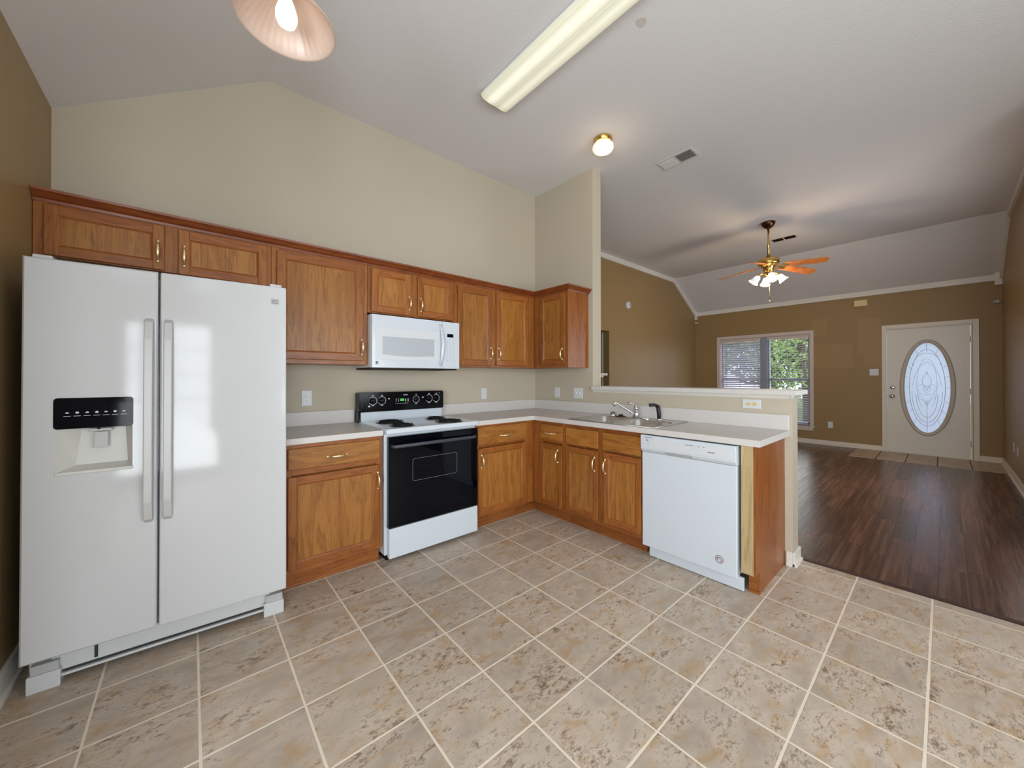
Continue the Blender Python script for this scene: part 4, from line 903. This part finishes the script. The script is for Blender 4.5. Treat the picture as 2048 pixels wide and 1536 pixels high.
for x0_ in (.010, Wd-.100):
    m = MB(); m.box(x0_, x0_+.092, .030, .10, .0, .070, 0, .004); m.box(x0_+.01, x0_+.085, .040, .10, .070, .105, 1); m.build('foot_cover', [FRIDGEW, GREYP], t)
for x0_ in (.02, Wd-.075):
    m = MB(); m.box(x0_, x0_+.055, .015, .12, DT+.0005, DT+.016, 0, .005); m.build('hinge_cover', FRIDGEW, t)
t.location = (-3.584, -.775, 0); t.rotation_euler = (-.0116, 0, -.0552)

# ------------------------------------------------------------------ dishwasher
Dx = runB(-.58)
t = thing('dishwasher', (-.3, -2.05, 0), 'white built in dishwasher with round sticker, right of the sink base cabinet', 'dishwasher')
m = MB(); m.box(-.58, -.03, -2.345, -1.750, .09, .868); m.build('tub', PLASW, t)
m = MB(); m.box(-.632, -.581, -2.350, -1.741, .083, .748, 0, .004); dd = m.build('dishwasher_door', WHITE, t)
m = MB(); m.prism([(-.634, .750), (-.650, .772), (-.652, .862), (-.646, .868), (-.581, .868), (-.581, .750)], 'y', -2.353, -1.740, 0, .003); cp = m.build('control_panel', WHITE, t)
m = MB(); m.prism([(-.6385, .752), (-.652, .772), (-.650, .772), (-.634, .750)], 'y', -2.10, -1.92); m.build('handle_recess', GREYP, cp)
m = MB(); m.box(-.653, -.6515, -2.325, -1.80, .786, .846, 0, .0005); m.build('console_inset', PLASW, cp)
m = MB(); m.box(-.6538, -.6525, -1.83, -1.775, .853, .857); m.box(-.6538, -.6525, -1.80, -1.782, .832, .838)
for y_, w_ in ((-2.055, .05), (-2.135, .012), (-2.165, .012)): m.box(-.6538, -.6525, y_-w_, y_, .836, .840)
m.box(-.6538, -.6525, -2.235, -2.195, .808, .814); m.build('printed_marks', MARKG, cp)
m = MB(); m.box(-.590, -.575, -2.372, -1.772, .004, .082, 0, .002); m.build('kick_plate', WHITE, t)
m = MB()
def disc(m, y, z, r, x, mi=0, k=28): m.prism([(y+r*math.cos(2*math.pi*i/k), z+r*math.sin(2*math.pi*i/k)) for i in range(k)], 'x', x, x+.0006, mi)
disc(m, -2.253, .165, .024, -.6328, 0)
def mr(m, r0, r1, mi, y=-2.253, z=.165, x=-.6332, k=28, a0=0, a1=360):
    for i in range(k):
        t0, t1 = R(a0+(a1-a0)*i/k), R(a0+(a1-a0)*(i+1)/k)
        m.quad((x, y+r0*math.cos(t0), z+r0*math.sin(t0)), (x, y+r0*math.cos(t1), z+r0*math.sin(t1)), (x, y+r1*math.cos(t1), z+r1*math.sin(t1)), (x, y+r1*math.cos(t0), z+r1*math.sin(t0)), mi)
mr(m, .024, .019, 1); mr(m, .012, .008, 2, a0=-60, a1=200, y=-2.250); m.box(-.6334, -.633, -2.262, -2.258, .152, .172, 3); m.box(-.6334, -.633, -2.270, -2.263, .158, .162, 3)
lab(m.build('round_sticker', [STICK, MARKG, MARKD, STICKP], dd), 'round grey and pink printed sticker')

# ------------------------------------------------------------------ ceiling fixtures
t = thing('fluorescent_light', (-1.327, -1.545, HC-.002), 'long lit fluorescent ceiling light with ribbed plastic lens', 'ceiling light')
m = MB(); m.box(-1.444, -1.210, -2.155, -.935, HC-.022, HC-.001, 0, .002); m.build('housing', WHITE, t)
m = MB(); pr = [(-.127, 0), (-.125, -.020), (-.112, -.040), (-.06, -.050), (-.008, -.047), (0, -.044), (.008, -.047), (.06, -.050), (.112, -.040), (.125, -.020), (.127, 0)]
m.prism([(-1.327+x, HC-.023+z*.85) for x, z in pr], 'y', -2.160, -.930)
lens = m.build('lens', LENS, t, org=(-1.327, -1.545, HC-.023))
CAPM = pm('cream_end_cap', (226, 216, 186), .4)
for y_ in (-2.164, -.930): MB().prism([(-1.327+x*1.02, HC-.022+z*.9) for x, z in pr], 'y', y_, y_+.004).build('end_cap', CAPM, t)
t = thing('flush_ceiling_light', (-.30, -1.178, HC), 'small round lit ceiling light with brass base, right of the long fluorescent', 'ceiling light')
c = (-.30, -1.178, HC-.001)
m = MB(); m.lathe([(.062, 0), (.078, -.006), (.080, -.016), (.072, -.022), (.074, -.034), (.066, -.038)], c, (0, 0, 1), 36, closed=True); m.build('base', BRASS, t)
m = MB(); m.lathe([(.056, -.036), (.076, -.048), (.090, -.070), (.091, -.090), (.078, -.110), (.05, -.124), (.0, -.130)], c, (0, 0, 1), 36); m.build('glass_globe', GLOBE, t)
point('flush_light_bulb', (-.30, -1.178, HC-.20), 1.2, (1, .78, .55), .06)
# air vents
def vent(xa, xb, ya, yb, label, dark):
    z = HC
    t = thing('ceiling_vent', ((xa+xb)/2, (ya+yb)/2, z-.002), label, 'vent', None)
    m = MB(); w = .022
    m.box(xa, xb, ya, ya+w, z-.008, z-.001, 0, .002); m.box(xa, xb, yb-w, yb, z-.008, z-.001, 0, .002); m.box(xa, xa+w, ya+w, yb-w, z-.008, z-.001, 0, .002); m.box(xb-w, xb, ya+w, yb-w, z-.008, z-.001, 0, .002)
    yc = (ya+yb)/2; m.box(xa+w, xb-w, yc-.008, yc+.008, z-.008, z-.001)
    m.build('vent_frame', VENTM, t)
    m = MB(); m.box(xa+w, xb-w, ya+w, yb-w, z-.0025, z-.001); m.build('duct_opening', VENTD, t)
    m = MB(); y_ = ya+w+.012
    for (a, b, sg) in ((ya+w, yc-.008, 1), (yc+.008, yb-w, -1)):
        x_ = xa+w+.008
        while x_ < xb-w-.004:
            dxx = -.008*sg*(1 if not dark else .2)
            m.prism([(x_-.0008, z-.003), (x_+.0008, z-.003), (x_+.0008+dxx, z-.012), (x_-.0008+dxx, z-.012)], 'y', a, b); x_ += .013 if not dark else .022
    m.build('louvres', VENTM if not dark else BROWNM, t)
vent(.415, .605, -1.640, -1.290, 'white ceiling air vent near the kitchen, beside the small round light', False)
vent(3.715, 3.885, -1.727, -1.395, 'dark slotted ceiling air vent behind the ceiling fan', True)
tag(MB().prism([(-1.036+.034*math.cos(R(a_))*(1+.15*math.sin(R(3*a_))), -1.977+.03*math.sin(R(a_))) for a_ in range(0, 360, 20)], 'z', HC-.0012, HC-.0002).build('ceiling_stain', pm('patched_plaster', (196, 188, 178), .9), None, org=(-1.036, -1.977, HC)), 'faint round patched spot on the ceiling right of the fluorescent light', 'patch')

# pendant
PX, PY, PZ = -2.825, -1.672, 2.50
t = thing('pendant_light', (PX, PY, HC-.11), 'hanging pendant light with wide ribbed glass shade and lit bulb', 'pendant light')
zc = HC-(XR-PX)*(HC-ZL)/(XR-XL)
m = MB(); m.lathe([(.062, .012), (.060, -.014), (.03, -.03), (.008, -.034)], (PX, PY, zc), (0, 0, 1), 28, closed=True); m.build('canopy', BRASS, t)
m = MB(); m.tube([(PX, PY, PZ+.20), (PX, PY, zc-.03)], .006, 8); m.build('rod', BRASS, t)
m = MB(); m.lathe([(.018, .20), (.030, .18), (.032, .115), (.020, .10)], (PX, PY, PZ), (0, 0, 1), 24, closed=True); m.build('socket', BRASS, t)
m = MB(); RR = .155
rip = lambda k, r: (.005*math.cos(k*math.pi/2) if .05 < r < RR*.9 else 0)
sp_ = [(.030, .120), (.055, .112), (.085, .090), (.110, .062), (.130, .034), (.140, .016), (.150, .006), (RR, 0)]
m.lathe(sp_+[(r-.003, z-.004 if r > .14 else z-.004) for r, z in reversed(sp_)], (PX, PY, PZ), (0, 0, 1), 144, ripple=rip); m.build('shade', SHADEG, t)
m = MB(); m.lathe([(.015, .105), (.017, .085), (.026, .060), (.033, .035), (.033, .017), (.027, .000), (.014, -.010), (0, -.013)], (PX, PY, PZ), (0, 0, 1), 28); m.build('bulb', BULB, t)
point('pendant_bulb_light', (PX, PY, PZ+.015), 0.4, (1, .86, .72), .036)

# ceiling fan
FX, FY, FZ = 2.942, -1.582, 2.80
t = thing('ceiling_fan', (FX, FY, HC-.08), 'brass ceiling fan with oak blades and four lit tulip shades', 'ceiling fan')
m = MB(); m.lathe([(.085, 0), (.082, -.02), (.060, -.055), (.03, -.078), (.014, -.085)], (FX, FY, HC-.001), (0, 0, 1), 28, closed=True); lab(m.build('canopy', BROWNM, t), 'dark bronze ceiling canopy')
m = MB(); m.tube([(FX, FY, FZ+.13), (FX, FY, HC-.07)], .013, 12); m.build('rod', BRASS, t)
m = MB(); m.lathe([(.03, .14), (.035, .115), (.10, .105), (.125, .085), (.130, .04), (.120, .018), (.09, .006), (.07, -.02), (.06, -.05), (.055, -.075), (.03, -.085)], (FX, FY, FZ), (0, 0, 1), 36, closed=True); m.build('motor_housing', BRASS, t)
for th, droop in ((-65, .005), (-37, -.075), (84, -.05), (180, -.085)):
    a_ = R(th); rd_ = Vector((math.cos(a_), math.sin(a_), 0)); tg = Vector((-math.sin(a_), math.cos(a_), 0)); pit = math.tan(R(-12))
    def BP(r, s_, dz=0): return Vector((FX, FY, FZ+.005))+rd_*r+tg*s_+Vector((0, 0, s_*pit+dz+droop*max(0, (r-.12)/.54)))
    out = [(.17, -.05), (.19, -.058), (.56, -.070), (.62, -.066), (.655, -.040), (.66, 0), (.655, .040), (.62, .066), (.56, .070), (.19, .058), (.17, .05)]
    m = MB(); n_ = len(out); v = [BP(r, s_, .004) for r, s_ in out]+[BP(r, s_, -.004) for r, s_ in out]
    m._add(v, [tuple(range(n_)), tuple(range(2*n_-1, n_-1, -1))]+[(i, (i+1) % n_, n_+(i+1) % n_, n_+i) for i in range(n_)]); bl = m.build('blade', BLADE, t)
    m = MB(); pr = [(.09, -.014), (.15, -.016), (.17, -.040), (.235, -.022), (.235, .022), (.17, .040), (.15, .016), (.09, .014)]; n_ = len(pr)
    v = [BP(r, s_, -.005) for r, s_ in pr]+[BP(r, s_, -.011) for r, s_ in pr]
    m._add(v, [tuple(range(n_)), tuple(range(2*n_-1, n_-1, -1))]+[(i, (i+1) % n_, n_+(i+1) % n_, n_+i) for i in range(n_)]); m.build('blade_bracket', BRASS, bl)
m = MB(); m.lathe([(.03, -.08), (.05, -.09), (.052, -.12), (.03, -.14), (.012, -.15)], (FX, FY, FZ), (0, 0, 1), 24, closed=True); m.build('light_kit', BRASS, t)
for th in (118, 208, 298, 28):
    a_ = R(th); rd_ = Vector((math.cos(a_), math.sin(a_), 0)); C0 = Vector((FX, FY, FZ))
    m = MB(); m.tube([C0+rd_*.04+Vector((0, 0, -.10)), C0+rd_*.085+Vector((0, 0, -.095)), C0+rd_*.110+Vector((0, 0, -.115)), C0+rd_*.12+Vector((0, 0, -.135))], [.009, .009, .012, .020], 10); arm = m.build('light_arm', BRASS, t)
    m = MB(); axd = (rd_*.62+Vector((0, 0, -.8))).normalized(); m.lathe([(.022, 0), (.034, .012), (.040, .04), (.045, .07), (.058, .095), (.066, .105)], C0+rd_*.118+Vector((0, 0, -.130)), axd, 28); m.build('tulip_shade', TULIP, arm)
    m = MB(); m.lathe([(.012, .01), (.024, .04), (.026, .06), (.016, .08), (0, .086)], C0+rd_*.118+Vector((0, 0, -.130)), axd, 16); m.build('bulb', BULB, arm)
m = MB(); m.tube([(FX+.01, FY-.01, FZ-.14), (FX+.01, FY-.01, FZ-.47)], .0022, 6); m.tube([(FX+.01, FY-.01, FZ-.47), (FX+.01, FY-.01, FZ-.50)], [.006, .009], 8); m.build('pull_chain', BRASS, t)
point('fan_bulb_light', (FX, FY, FZ-.30), 24, (1, .70, .44), .10)

# ------------------------------------------------------------------ outdoors seen through the window
m = MB(); m.box(6.1, 30, -14, 14, -.35, -.25); struct('floor', m, LAWN, 'lawn outside')
tag(MB().prism([(6.3, -3), (8.5, -3.2), (9.0, 1), (8, 3), (6.3, 3.4)], 'z', -.25, -.18).build('mulch_bed', MULCH, None, org=(8, 0, -.25)), 'reddish mulch bed seen low through the window', 'garden bed')
def tree(x, y, h, cr, nl, label, lm, lean=0, big=1.0):
    t = thing('tree', (x, y, -.25), label, 'tree', None)
    m = MB(); pts = [(x+lean*q*q, y+.15*math.sin(q*4+x), -.25+h*q) for q in (0, .15, .3, .5, .7, .9)]
    m.tube(pts, [.16, .13, .115, .09, .06, .03], 8)
    for i in range(7):
        q = .35+.08*i; a_ = i*2.4; b0 = Vector((x+lean*q*q, y, -.25+h*q)); m.tube([b0, b0+Vector((math.cos(a_)*.6, math.sin(a_)*.6, .35)), b0+Vector((math.cos(a_)*1.2, math.sin(a_)*1.2, .9))], [.05, .035, .015], 6)
    m.build('trunk', BARK, t)
    m = MB(); rr = random.Random(int(x*10+y*7)); v = []; f = []
    for i in range(nl):
        while True:
            p = Vector((rr.uniform(-1, 1), rr.uniform(-1, 1), rr.uniform(-1, 1)))
            if p.length < 1: break
        c_ = Vector((x+lean*.5, y, -.25+h*.62))+Vector((p.x*cr, p.y*cr, p.z*h*.48))
        a = Vector((rr.gauss(0, 1), rr.gauss(0, 1), rr.gauss(0, 1))).normalized(); b = a.orthogonal().normalized(); L = rr.uniform(.05, .10)*big
        k = len(v); v += [c_-a*L, c_+b*L*.5, c_+a*L, c_-b*L*.5]; f.append((k, k+1, k+2, k+3))
    m._add(v, f); m.build('foliage', lm, t, recalc=False)
tree(11.5, 3.3, 5.2, 1.75, 3600, 'leafy green tree outside, seen through the left half of the window', LEAF)
tree(11.0, -.35, 5.4, 1.8, 3800, 'pale leafy tree outside, seen through the right half of the window', LEAF2, .4)
tree(17.0, 2.0, 7.0, 3.1, 9000, 'far tree outside, behind and between the two nearer trees', LEAF, big=2.0)
tree(17.5, 8.6, 7.0, 3.1, 6000, 'far tree outside, behind the leafy green tree at the left', LEAF2, big=2.0)
